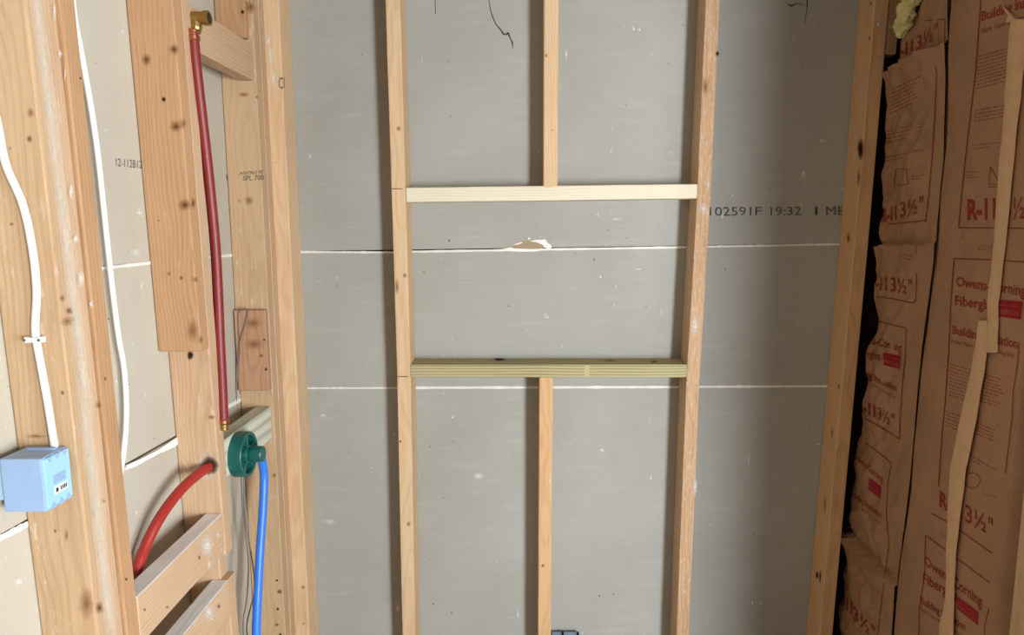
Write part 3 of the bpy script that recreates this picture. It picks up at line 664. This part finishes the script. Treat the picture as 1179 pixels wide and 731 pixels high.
st_ = G().box((x1 + .0005, y0 + .019, Z0 + .0185), (x1 + .0024, y0 + .047, Z0 + .0305), .0003).obj('sticker', 'sticker', parent=bx)
g = G()
for i, (a, b) in enumerate(((.0, .005), (.010, .0125), (.014, .0155), (.017, .020), (.0215, .0235))):
    g.box((x1 + .0024, y0 + .021 + a, Z0 + .0215), (x1 + .0028, y0 + .021 + b, Z0 + .0275))
g.obj('sticker_print', 'ink', parent=bx)
G().box((x0 - .012, y0 + .004, Z0 + .016), (x0 + .0005, y0 + .012, Z0 + .066), .002).obj('mounting_ear', 'bluebox_l', parent=bx)
G().box((x0 + .012, y1 - .020, Z1 - .001), (x1 - .006, y1 - .014, Z1 + .0025), .001).obj('moulded_rib', 'bluebox', parent=bx)
for zz_ in (Z0 + .004, Z1 + .004):
    pass
# cable on the near stud
def off(p, n, d): return p + Vector(n) * d
cpts = [(-34, 20), (-14, 80), (0, 142), (10, 190), (29, 235), (40, 285), (45, 335), (43.5, 380), (50, 420), (58, 465), (66, 516), (69, 530)]
P = [off(hAf(x, y), NE, .0052) for x, y in cpts]
vs, fs = tube(P, .0056, .0042, side=(1, 0, 0), n=10)
c1 = mesh_obj('cable', vs, fs, 'cable', origin=P[-1], smooth=True, label='white cable stapled to the near left stud, running down into the blue box', cat='cable', group='white electrical cables')
q = hAf(43.5, 390)
sp1 = empty('cable_staple', q, 'white plastic staple holding the cable on the near left stud', 'cable staple')
G().box((q.x - .0115, q.y - .0125, q.z - .0035), (q.x + .0115, q.y - .0104, q.z + .0035), .0009).obj('strap', 'staple', parent=sp1)
for sx in (-1, 1):
    G().box((q.x + sx * .0095 - .003, q.y - .0115, q.z - .0042), (q.x + sx * .0095 + .003, q.y - .0003, q.z + .0042), .0012).obj('foot', 'staple', parent=sp1)
    G().lathe((q.x + sx * .0105, q.y - .0125, q.z), (0, -1, 0), [(.0019, 0), (.0019, .0012), (.0008, .0016)], 12).obj('nail', 'nail', parent=sp1)
cp2 = [(74, -120), (80, -40), (86, 20), (92, 52), (98, 84), (106, 130), (113, 180), (119, 235), (125, 292), (131, 345), (137, 390), (143, 425), (145.5, 465), (144.5, 500), (139, 545), (130, 585), (122, 640), (118, 720)]
P = [onX(x, y, XLD + .016) for i, (x, y) in enumerate(cp2)]
vs, fs = tube(P, .0046, .0034, side=(1, .8, 0), n=10)
mesh_obj('cable', vs, fs, 'cable', origin=P[-1], smooth=True, label='white cable hanging free against the drywall behind the cluster of three studs', cat='cable', group='white electrical cables')

# the second box low on the back wall
zq = onY(655, 727.5, S + .072).z
bb = empty('electrical_box', (.045, S + .045, zq - .095), 'dark blue electrical box low beside the lower centre stud', 'electrical box')
G().box((.0108, S + .003, zq - .095), (.098, S + .075, zq), .003).obj('box_body', 'bluebox', parent=bb)
for xx in (.0110, .046, .0915):
    G().box((xx, S + .006, zq - .004), (xx + .006, S + .070, zq + .003), .001).obj('slot_shade', 'hole', parent=bb)  # raised dark bars stand in for the shade in the box slots
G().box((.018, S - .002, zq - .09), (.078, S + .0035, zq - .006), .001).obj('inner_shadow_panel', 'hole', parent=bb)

# ------------------------------------------------------------------ plumbing
# vertical red pipe
xp = XL - .018
pp = [(222.5, 40), (225, 70), (229.5, 110), (236, 165), (242.5, 225), (248, 285), (251, 340), (253, 390), (255.5, 440), (257.5, 488)]
P = [onX(x, y, xp + .022) for x, y in pp]
vs, fs = tube(P, .0108, n=10, seg=18)
mesh_obj('pipe', vs, fs, 'pexr', origin=P[-1], smooth=True, label='dark red plastic water pipe running vertically from the brass elbow', cat='pipe', group='red water pipes')
# brass elbow
e0 = onX(224, 21, xp + .022)
el = empty('elbow_fitting', e0, 'brass threaded elbow on top of the red vertical pipe', 'pipe fitting')
G().lathe((e0.x - .006, e0.y, e0.z), (1, 0, 0), [(.010, 0), (.0125, .003), (.0125, .026), (.0145, .026), (.0145, .036), (.0108, .036), (.0108, .014), (.0, .014)], 24).obj('threaded_socket', 'brass', parent=el, smooth=False)
G().lathe((e0.x + .002, e0.y, e0.z - .030), (0, 0, 1), [(.008, 0), (.009, .004), (.0115, .012), (.0115, .03), (.0, .034)], 20).obj('elbow_body', 'brass', parent=el)
G().box((e0.x - .012, e0.y - .022, e0.z - .010), (e0.x - .0055, e0.y + .028, e0.z + .012), .002).obj('mounting_ear', 'brass', parent=el)
c0 = P[0]
G().lathe((c0.x, c0.y, c0.z - .012), (0, 0, 1), [(.0112, 0), (.0128, .002), (.0128, .009), (.0112, .011), (.0112, .013), (.0128, .015), (.0128, .020), (.0112, .022)], 24).obj('crimp_ring', 'copper', parent=el, smooth=False)
# lower end of the red pipe: small brass tee behind the ring
e1 = P[-1]
tf = empty('tee_fitting', e1, 'small brass fitting at the foot of the red vertical pipe', 'pipe fitting')
G().lathe((e1.x, e1.y, e1.z - .03), (0, 0, 1), [(.009, .017), (.0105, .018), (.0105, .024), (.0112, .025), (.0112, .030)], 24).obj('body', 'brass', parent=tf)
G().lathe((e1.x, e1.y, e1.z + .001), (0, 0, 1), [(.0112, 0), (.013, .002), (.013, .009), (.0112, .011)], 24).obj('crimp_ring', 'copper', parent=tf)
# bent red pipe through the drilled stud
pq = [(240.5, 537, -.055, 1), (228, 546, -.05, 0), (212, 560, -.045, 0), (195, 580, -.040, 0), (180, 603, -.036, 0), (168, 628, -.034, 0), (159, 652, -.034, 0), (150, 690, -.034, 0), (146, 715, -.034, 0)]
hole = hDf(240.5, 537)
P = [hole + Vector((-.004, .03, .004)), hole + Vector((0, .001, 0))]
nq = len(pq)
for i in range(1, nq):
    t = i / (nq - 1); xx = hole.x + (XL - .060 - hole.x) * min(1, t * 1.5)
    P.append(onX(pq[i][0], pq[i][1], xx))
vs, fs = tube(P, .0105, n=10, seg=18)
mesh_obj('pipe', vs, fs, 'pexo', origin=P[-1], smooth=True, label='bright red plastic pipe bending down out of the drilled stud', cat='pipe', group='red water pipes')
# green valve ring
cg = onX(287.4, 522.7, XL + .0225)
vr = empty('valve_ring', cg, 'dark green spoked plastic valve ring with protruding hub, blue pipe behind', 'valve')
X0 = cg.x - .030
G().lathe((X0, cg.y, cg.z), (1, 0, 0), [(.0445, .0), (.053, .0), (.053, .028), (.0515, .030), (.046, .030), (.0445, .028), (.0445, .0)], 44).obj('rim', 'green', parent=vr)
G().lathe((X0 + .001, cg.y, cg.z), (1, 0, 0), [(.0, 0), (.0446, 0), (.0446, .003), (.0, .003)], 40).obj('shade_disc', 'green_shade', parent=vr)  # dark disc, shade of the spoke openings put into its colour
G().lathe((X0 + .0035, cg.y, cg.z), (1, 0, 0), [(.021, 0), (.021, .025), (.0195, .0265), (.0168, .0265), (.0168, 0), (.021, 0)], 32).obj('hub_collar', 'green', parent=vr)
for i in range(5):
    a = math.radians(90 + 72 * i); e_ = Vector((0, math.cos(a), math.sin(a))); f_ = Vector((0, -math.sin(a), math.cos(a))); c = Vector((X0, cg.y, cg.z))
    vs = []
    for xx in (.0035, .0265):
        for (rr, ww) in ((.0205, -.005), (.0205, .005), (.0452, .0065), (.0452, -.0065)): vs.append(c + Vector((xx, 0, 0)) + e_ * rr + f_ * ww)
    mesh_obj('spoke', vs, [(0, 1, 2, 3), (7, 6, 5, 4), (0, 1, 5, 4), (1, 2, 6, 5), (2, 3, 7, 6), (3, 0, 4, 7)], 'green', parent=vr)
G().lathe((X0 + .0036, cg.y, cg.z), (1, 0, 0), [(.0168, 0), (.0168, .030), (.0188, .032), (.0188, .056), (.0172, .059), (.0, .059)], 32).obj('hub', 'green', parent=vr)
for i in range(8):
    a = 2 * math.pi * i / 8; yy, zz_ = cg.y + .0182 * math.cos(a), cg.z + .0182 * math.sin(a)
    G().box((X0 + .042, yy - .0015, zz_ - .0015), (X0 + .060, yy + .0015, zz_ + .0015), .0005).obj('grip_rib', 'green', parent=vr)
G().lathe((X0 - .022, cg.y, cg.z), (1, 0, 0), [(.013, .0205), (.013, .0222)], 20).obj('valve_stem', 'brass', parent=vr)
# blue pipe
bp = [(297, 517), (301.5, 530), (304, 548), (303, 580), (301, 610), (299, 640), (297.5, 670), (296, 700), (295, 731), (294.3, 775), (294, 830)]
yblue = cg.y + .045
def hB_(x, y, dx): return onX(x, y, XL + dx)
P = [onX(297.5, 517, XL + .010), onX(299.5, 522, XL + .010)] + [hB_(x, y, .010) for i, (x, y) in enumerate(bp[1:])]
vs, fs = tube(P, .0106, n=10, seg=18)
mesh_obj('pipe', vs, fs, 'pexb', origin=P[-1], smooth=True, label='bright blue plastic water pipe dropping from the green valve ring', cat='pipe')
# thin grey wires
wy = -.19
def wire(pts, X_, label):
    P = [onX(x, y, X_) for x, y in pts]; vs, fs = tube(P, .0017, n=8, seg=8)
    mesh_obj('thin_wire', vs, fs, 'wire', origin=P[-1], smooth=True, label=label, cat='wire', group='thin grey wires')
def wy_(pts, Y_, label):
    P = [onY(x, y, Y_) for x, y in pts]; vs, fs = tube(P, .0012, n=8, seg=8)
    mesh_obj('thin_wire', vs, fs, 'wire', origin=P[-1], smooth=True, label=label, cat='wire', group='thin grey wires')
wy_([(280, 355), (275.5, 359), (274.5, 366), (275, 380), (276.5, 400), (274, 425), (272.5, 450), (273, 474)], yE - .0215, 'thin grey wire hanging straight beside the brown scab block')
wy_([(281, 354.5), (285, 357), (285, 362), (281, 378), (277, 391), (274, 410), (272.3, 432), (272.5, 462)], yE - .0245, 'thin grey wire looped over the top of the brown scab block')
wire([(277.5, 548), (279, 580), (283, 615), (286, 650), (284, 690), (280, 715), (281, 745)], XL - .03, 'thin grey wire below the green ring, left of the two')
wire([(281, 548), (281.5, 585), (286, 620), (291, 650), (293, 680), (287, 705), (284, 722), (286, 745)], XL - .025, 'thin grey wire below the green ring, right of the two, beside blue pipe')

# ------------------------------------------------------------------ right wall: studs and paper-faced insulation
def sm(a, b, x):
    t = max(0, min(1, (x - a) / (b - a))); return t * t * (3 - 2 * t)
def interp(T, z):
    if z <= T[0][0]: return T[0][1]
    for (a, b), (c, d) in zip(T, T[1:]):
        if z <= c: return b + (d - b) * (z - a) / (c - a)
    return T[-1][1]
def table(pts, X):
    T = sorted((onX(x, y, X).z, onX(x, y, X).y) for x, y in pts); return T
SEAM = table([(1097, 0), (1091, 180), (1080, 300), (1066, 400), (1051, 560), (1033, 700)], XR)
LEFT = table([(1064, -4), (1052, 22), (1041, 46), (1031, 74), (1025, 90), (1014, 180), (1009, 300), (1003, 362), (995, 430), (988, 470), (981, 530), (977, 580), (976, 622), (970, 660), (965, 700)], XR + .012)
RIGHT = [(0, -.704), (3, -.704)]
def seam_y(z): return interp(SEAM, z)
def wr(y, z, k, a): return noise.noise(Vector((y * k, z * k, 3.1))) * a
# creases on the first batt: lines through pixels with a lip below them
def crease(pa, pb):
    A, B = onX(*pa, XR), onX(*pb, XR); return (A.y, A.z, (B.z - A.z) / (B.y - A.y))
CR = [crease((1027, 84), (1075, 56)), crease((1004, 283), (1065, 280)), crease((985, 622), (1037, 681))]
def paper1(y, z):
    """x of the first batt's paper"""
    ye = interp(LEFT, z); yseam = seam_y(z); t = max(-.2, min(1.08, (y - yseam) / (ye - yseam)))
    x = XR + .006 - .016 * math.sin(math.pi * max(0, min(1, t))) ** 1.0
    x += .035 * max(0, t - .86) ** 2 / .02 + .022 * max(0, 1 - max(0, t) / .08) ** 2
    x += (wr(y, z, 9, .015) + wr(y, z, 26, .008) + .008 * abs(noise.noise(Vector((y * 22 + z * 16, z * 9, .7))))) * sm(.02, .3, t)
    env = sm(.0, .3, t)
    for (cy_, cz, sl), amp in zip(CR, (.034, .020, .036)):
        d = (cz + (y - cy_) * sl) - z            # positive below the crease
        if d > 0: x -= amp * env * math.exp(-d / .05)
        else: x += amp * .5 * env * math.exp(d / .02)
    return x
def paper2(y, z):
    ys = seam_y(z); yr = interp(RIGHT, z); t = (y - ys) / (yr - ys)
    x = XR - .004 - .018 * math.sin(math.pi * max(0, min(1, t))) ** .8
    x += wr(y, z, 6, .008) + wr(y + 3, z, 19, .0045) * sm(.1, .3, t) + .003 * abs(noise.noise(Vector((y * 16 - z * 12, z * 8, 4.7)))) * sm(.1, .3, t)
    x += .03 * max(0, t - .93) / .07
    return x
def hit1(px, py):
    p = onX(px, py, XR)
    for _ in range(6): p = onX(px, py, paper1(p.y, p.z))
    return p
KEEP[hit1] = lambda v: v.y < interp(LEFT, v.z) - .012
def hit2(px, py):
    p = onX(px, py, XR)
    for _ in range(6): p = onX(px, py, paper2(p.y, p.z))
    return p
def paper_sheet(name, f, ya_, yb_, z0, z1, nu, nv, label, grp, thick=.0008):
    o = empty(name, (XR, (ya_(1) + yb_(1)) / 2, z0), label, 'insulation', grp)
    vs = []; fs = []
    for j in range(nv + 1):
        z = z0 + (z1 - z0) * j / nv; a, b = ya_(z), yb_(z)
        for i in range(nu + 1):
            y = a + (b - a) * i / nu; vs.append((f(y, z), y, z))
    n = nu + 1
    for j in range(nv):
        for i in range(nu): fs.append((j * n + i, j * n + i + 1, (j + 1) * n + i + 1, (j + 1) * n + i))
    mesh_obj('kraft_facing', vs, fs, 'kraft', parent=o, smooth=True)
    # the glass wool body behind the paper
    vs = []; fs = []; m = 14
    for j in range(m + 1):
        z = z0 + .01 + (z1 - z0 - .02) * j / m; a, b = ya_(z) , yb_(z); y_a, y_b = a + (b - a) * .08, a + (b - a) * .92
        xf = XR + .035
        vs += [(xf, y_a, z), (xf, y_b, z), (.9585, y_b, z), (.9585, y_a, z)]
    for j in range(m):
        for k in range(4): fs.append((j * 4 + k, j * 4 + (k + 1) % 4, j * 4 + 4 + (k + 1) % 4, j * 4 + 4 + k))
    fs += [(0, 1, 2, 3), (m * 4, m * 4 + 1, m * 4 + 2, m * 4 + 3)]
    mesh_obj('glass_wool', vs, fs, 'batt', parent=o)
    return o
bt1 = paper_sheet('insulation_batt', paper1, lambda z: seam_y(z) + .021, lambda z: interp(LEFT, z), .04, H - .04, 70, 420, 'narrow crumpled paper-faced insulation batt next to the corner stud', 'paper-faced insulation batts')
bt2 = paper_sheet('insulation_batt', paper2, lambda z: seam_y(z) - .0005, lambda z: interp(RIGHT, z), .04, H - .04, 80, 420, 'wide paper-faced insulation batt with large red lettering and tan paper strips', 'paper-faced insulation batts')
yst = seam_y(1.2)
board('trim_7', [(XR + .014, yst - .019, PB), (XR + .014, yst - .019, PT)], (.0735, 0, 0), (0, .038, 0), 'stud_dark')['kind'] = 'structure'
A = onX(1168, 700, XR - .01)
board('wall_stud', [(XR - .012, -.757, PB), (XR - .012, -.757, PT)], (.0885, 0, 0), (0, .038, 0), 'stud_pale', 'lit stud edge at the bottom right corner beyond the wide batt', 'stud')
board('trim_8', [(XR - .012, -.85, PB), (XR - .012, -.85, PT)], (.0885, 0, 0), (0, .038, 0), 'stud_pale')['kind'] = 'structure'
zg = hs(1022, 62).z
board('short_block', [(.8655, S + .004, zg), (.8705, S + .004, PT)], (.03, 0, 0), (0, .06, 0), 'stud_orange', 'short upright wood piece ending above the dark gap, beside the corner stud', 'wood block')
# loose tuft of glass wool
T_ = [onX(x, y, .855) for x, y in ((1078, -80), (1062, -40), (1050, -6), (1044, 12), (1039, 30), (1037, 44))]
vs, fs = tube(T_, .026, .016, side=(0, 1, 0), n=12, seg=26)
nr_ = len(vs) // 26
for i in range(nr_):
    c = sum((Vector(v) for v in vs[i * 26:(i + 1) * 26]), Vector()) / 26; k_ = .25 + .75 * min(1, (nr_ - 1 - i) / 14) ** .6
    for q_ in range(26):
        v = Vector(vs[i * 26 + q_]); d_ = (v - c) * k_
        d_ *= 1 + .55 * noise.noise(v * 70) + .3 * noise.noise(v * 190)
        vs[i * 26 + q_] = c + d_ + Vector((0, 0, .003 * noise.noise(v * 120)))
mesh_obj('wool_tuft', vs, fs, 'batt', origin=T_[-1], smooth=True, label='loose yellow tuft of glass wool hanging above the crumpled batt', cat='insulation')

NR = (-1, 0, 0)
T1 = lambda s, a, b, h0, h1, m='red_ink', bold=.022: text_mark(bt1, hit1, NR, s, a, b, h0, h1, m, 'lettering', bold, .0024)
T2 = lambda s, a, b, h0, h1, m='red_ink', bold=.022: text_mark(bt2, hit2, NR, s, a, b, h0, h1, m, 'lettering', bold)
L1 = lambda pts, w_=1.3: line_mark(bt1, hit1, NR, pts, w_, 'line_ink', 'border_line', off=.0018, sub=14)
L2 = lambda pts, w_=1.4: line_mark(bt2, hit2, NR, pts, w_, 'line_ink', 'border_line', sub=10)
def logo(bt, hit, q, tx):
    """red box q = (tl, tr, br, bl) with two rows of pale lettering"""
    vs = []; n = 8
    for j in range(n + 1):
        for i in range(n + 1):
            u, v = i / n, j / n
            a = (q[0][0] + (q[1][0] - q[0][0]) * u, q[0][1] + (q[1][1] - q[0][1]) * u); b = (q[3][0] + (q[2][0] - q[3][0]) * u, q[3][1] + (q[2][1] - q[3][1]) * u)
            vs.append(hit(a[0] + (b[0] - a[0]) * v, a[1] + (b[1] - a[1]) * v) + Vector(NR) * .0018)
    fs = [(j * (n + 1) + i, j * (n + 1) + i + 1, (j + 1) * (n + 1) + i + 1, (j + 1) * (n + 1) + i) for j in range(n) for i in range(n)]; fs = clip(hit, vs, fs)
    mesh_obj('logo_box', vs, fs, 'logo_red', parent=bt, attrs={'fade': ('FLOAT', [0.0] * len(vs))})
    def at(u, v):
        a = (q[0][0] + (q[1][0] - q[0][0]) * u, q[0][1] + (q[1][1] - q[0][1]) * u); b = (q[3][0] + (q[2][0] - q[3][0]) * u, q[3][1] + (q[2][1] - q[3][1]) * u)
        return (a[0] + (b[0] - a[0]) * v, a[1] + (b[1] - a[1]) * v)
    hh = q[3][1] - q[0][1]
    text_mark(bt, hit, NR, 'OWENS-CORNING', at(.05, .36), at(.95, .36), hh * .12, hh * .12, 'logo_text', 'logo_lettering', .0, .0030)
    text_mark(bt, hit, NR, 'FIBERGLAS', at(.05, .80), at(.95, .80), hh * .28, hh * .28, 'logo_text', 'logo_lettering', .005, .0030)
# wide batt, upper print
T2('Building Insulation', (1130.5, 24), (1212, -1), 10.5, 14)
T2('Apply Vapor Barrier To Living Side', (1129.5, 38), (1212, 13), 5.5, 7, bold=.004)
fine_print(bt2, hit2, NR, (1127, 66), (1178, 52), 1.6, (-.35, 4.1), 10, seed=3)
fine_print(bt2, hit2, NR, (1123, 128), (1170, 120), 1.6, (-.3, 4.2), 4, seed=4)
fine_print(bt2, hit2, NR, (1120, 168), (1168, 163), 1.4, (-.2, 4.0), 2, seed=5)
L2([(1130, -4), (1124, 80), (1117, 140), (1111, 190), (1104, 262)]); L2([(1104, 262), (1140, 262.5), (1186, 263)])
for k_ in range(3): fine_print(bt2, hit2, NR, (1114, 199 + k_ * 3), (1130, 198.5 + k_ * 3), 1.2, (0, 3), 1, seed=20 + k_)
L2([(1141, 192), (1152, 212), (1139, 212), (1141, 192)], .9); L2([(1138, 215), (1154, 215)], .9)
T2('R-11', (1114, 252), (1147, 251.5), 22, 23, bold=.042); T2('3½"', (1157, 251.5), (1188, 251), 23, 25, bold=.014)
T2('60219', (1127, 288), (1144, 288), 6, 6, 'fine_ink', 0)
# wide batt, middle print
L2([(1099, 297.5), (1140, 299), (1186, 302)]); L2([(1099, 297.5), (1095, 350), (1093, 400), (1089, 460), (1085, 500), (1081, 560)])
T2('Owens-Corning', (1101.5, 329), (1181, 341), 11, 13); T2('Fiberglas', (1100, 351), (1146, 357.5), 11, 12)
logo(bt2, hit2, ((1151, 345), (1178.5, 347), (1176, 368), (1150, 364)), None)
T2('Building Insulation', (1097, 384), (1172, 401), 9.5, 11); T2('Apply Vapor Barrier To Living Side', (1095.5, 394), (1168, 412), 4.5, 5.5, bold=.004)
L2([(1174, 394), (1172, 420), (1167, 450), (1166, 480), (1161, 520), (1158, 545)], 1.2)
fine_print(bt2, hit2, NR, (1095, 420), (1158, 439), 1.5, (-.3, 3.9), 10, seed=6)
fine_print(bt2, hit2, NR, (1090, 474), (1156, 500), 1.5, (-.3, 4.0), 5, seed=7)
fine_print(bt2, hit2, NR, (1106, 518), (1154, 546), 1.5, (-.3, 4.0), 2, seed=8)
for i in range(2): L2([(1120 + 9 * math.cos(a * .5236) , 553 + 9 * math.sin(a * .5236) + i * 0) for a in range(13)], .8) if i == 0 else None
fine_print(bt2, hit2, NR, (1132, 564), (1150, 575), 1.3, (-.2, 3.6), 2, seed=9)
T2('R-11', (1082, 582), (1108, 597), 17, 18, bold=.042); T2('3½"', (1112, 600), (1144, 618), 20, 20, bold=.014)
L2([(1073, 591), (1095, 603), (1143, 637)], 1.3); L2([(1066, 616), (1085, 630), (1112, 650), (1140, 671)], 1.3)
T2('60219', (1083, 617), (1094, 623), 6, 6, 'fine_ink', 0)
# wide batt, lower print
T2('Owens-Corning', (1065, 650), (1131, 699), 11, 13); T2('Fiberglas', (1063, 670), (1102, 692), 11, 12)
logo(bt2, hit2, ((1102, 686), (1127, 704), (1127, 720), (1103, 701)), None)
T2('Building Insulation', (1060, 694), (1112, 726), 8, 9); L2([(1066, 616), (1065, 660), (1059, 700), (1058, 740)], 1.1); L2([(1139, 700), (1134, 722), (1134, 740)], 1.1)
T2('Apply Vapor Barrier To Living Side', (1060, 702), (1112, 736), 4, 4, bold=.004)
# narrow batt print
T1('R-11', (1030, 70), (1052, 58), 13, 13, bold=.042); T1('3½"', (1056, 58), (1081, 42), 16, 16, bold=.014)
L1([(1066, 24), (1089, 22), (1088, 50)], 1.0)
L1([(1076, 60), (1079, 85), (1077, 130), (1074, 180), (1069, 235), (1066, 256)], 1.2); L1([(1024, 258.3), (1040, 256.5), (1067, 254)], 1.5)
fine_print(bt1, hit1, NR, (1028, 104), (1072, 83), 1.6, (-.5, 4.6), 7, seed=31); fine_print(bt1, hit1, NR, (1022, 152), (1070, 140), 1.5, (-.4, 4.4), 4, seed=32); fine_print(bt1, hit1, NR, (1020, 182), (1068, 172), 1.4, (-.3, 4.2), 2, seed=33)
L1([(1032, 195), (1044, 194), (1046, 212), (1030, 214), (1032, 195)], .8); fine_print(bt1, hit1, NR, (1050, 204), (1066, 201), 1.3, (0, 3.2), 2, seed=34)
T1('R-11', (1016, 256), (1033, 252), 15, 15, bold=.042); T1('3½"', (1037, 250), (1064, 244), 17, 18, bold=.014)
fine_print(bt1, hit1, NR, (1036, 293), (1054, 297), 1.4, (0, 3.4), 2, seed=35); L1([(1055, 283), (1057, 300), (1055, 345), (1053, 349)], 1.1); L1([(1010, 341.5), (1030, 344), (1052, 349)], 1.4)
T1('R-11', (1002, 331), (1022, 334), 14, 14, bold=.042); T1('3½"', (1026, 335), (1051, 339), 16, 17, bold=.014)
L1([(1010, 369.5), (1025, 373), (1044, 378)], 1.3); L1([(1044, 378), (1043, 410), (1040, 440), (1037, 480), (1036, 505)], 1.1)
T1('Owens-Corning', (986, 391), (1039, 405), 9, 9.5); T1('Fiberglas', (984, 408), (1014.5, 414), 8, 8.5)
logo(bt1, hit1, ((1017.5, 405.5), (1038, 409.5), (1036.5, 425), (1018, 420)), None)
T1('Building Insulation', (983, 426), (1033.5, 451), 7.5, 8); T1('Apply Vapor Barrier To Living Side', (983, 432), (1032, 459), 3.5, 3.5, bold=.004)
T1('R-11', (989, 472), (1008, 480), 13, 13, bold=.042); T1('3½"', (1011, 482), (1030, 491), 14, 14, bold=.014); L1([(996, 481.5), (1012, 490), (1036, 505)], 1.3)
L1([(997, 510), (1010, 519), (1027, 533)], 1.2); L1([(1027, 533), (1023, 555), (1021, 590), (1024, 625), (1020, 660), (1016, 690), (1011, 731)], 1.0)
T1('Owens-Corning', (984, 527), (1017, 556), 8, 8); logo(bt1, hit1, ((1001.5, 550), (1015.5, 560), (1014, 574), (1000, 563)), None)
T1('Building Insulation', (980, 570), (1016, 597), 7, 7); T1('Apply Vapor Barrier To Living Side', (979, 577), (1015, 604), 3, 3, bold=.004)
T1('R-11', (964, 690), (982, 708), 14, 14, bold=.042); T1('3½"', (983, 712), (1008, 737), 15, 15, bold=.014)
for (x, y) in ((1072, 247), (1019, 433)): pass

# tan paper strips lying over the wide batt
def strip(rows, label, lift, n=6):
    vs = []; fs = []; P = []
    for (a, b) in zip(rows, rows[1:]):
        for k in range(n):
            t = k / n; P.append([a[i] + (b[i] - a[i]) * t for i in range(3)])
    P.append(list(rows[-1])); m = 5; th = .0008
    for side in (0, 1):
        for i, (y, xl, xr) in enumerate(P):
            for k in range(m):
                u = k / (m - 1); q_ = hit2(xl + (xr - xl) * u, y)
                vs.append(q_ + Vector((-lift - .004 * math.sin(u * math.pi) - (th if side else 0) - .0015 * noise.noise(Vector((y * .05, u * 2, lift * 100))), 0, 0)))
    N = len(P) * m
    for s_ in (0, 1):
        for i in range(len(P) - 1):
            for k in range(m - 1): fs.append((s_ * N + i * m + k, s_ * N + i * m + k + 1, s_ * N + (i + 1) * m + k + 1, s_ * N + (i + 1) * m + k))
    edge = [k for k in range(m)] + [i * m + m - 1 for i in range(1, len(P))] + [(len(P) - 1) * m + k for k in reversed(range(m - 1))] + [i * m for i in reversed(range(1, len(P) - 1))]
    for a, b in zip(edge, edge[1:] + edge[:1]): fs.append((a, b, N + b, N + a))
    mesh_obj('paper_strip', vs, fs, 'strip', origin=vs[0], smooth=False, label=label, cat='paper strip', group='tan paper strips on the insulation')
strip([(22, 1166, 1186), (60, 1163, 1184), (120, 1159, 1177), (190, 1153, 1169.5), (250, 1149, 1164), (310, 1144, 1157), (350, 1139, 1152.5), (406, 1139, 1151)], 'upper tan paper strip stuck vertically over the large red lettering', .0040)
strip([(369, 1130, 1140.5), (398, 1127, 1141), (430, 1121, 1137), (480, 1110, 1129), (541, 1097.5, 1116), (590, 1095, 1110), (645, 1093, 1104), (690, 1092, 1102), (720, 1085, 1102), (760, 1083, 1100)], 'lower tan paper strip hanging down the wide batt, overlapping the upper strip', .0065)
poly_mark(bt2, hit2, NR, [(1156, 6), (1159, 9), (1168, 18), (1172, 24), (1166, 25), (1161, 26), (1167, 22), (1160, 13)], 'strip', 'torn_paper_edge', off=.004, thick=.001)
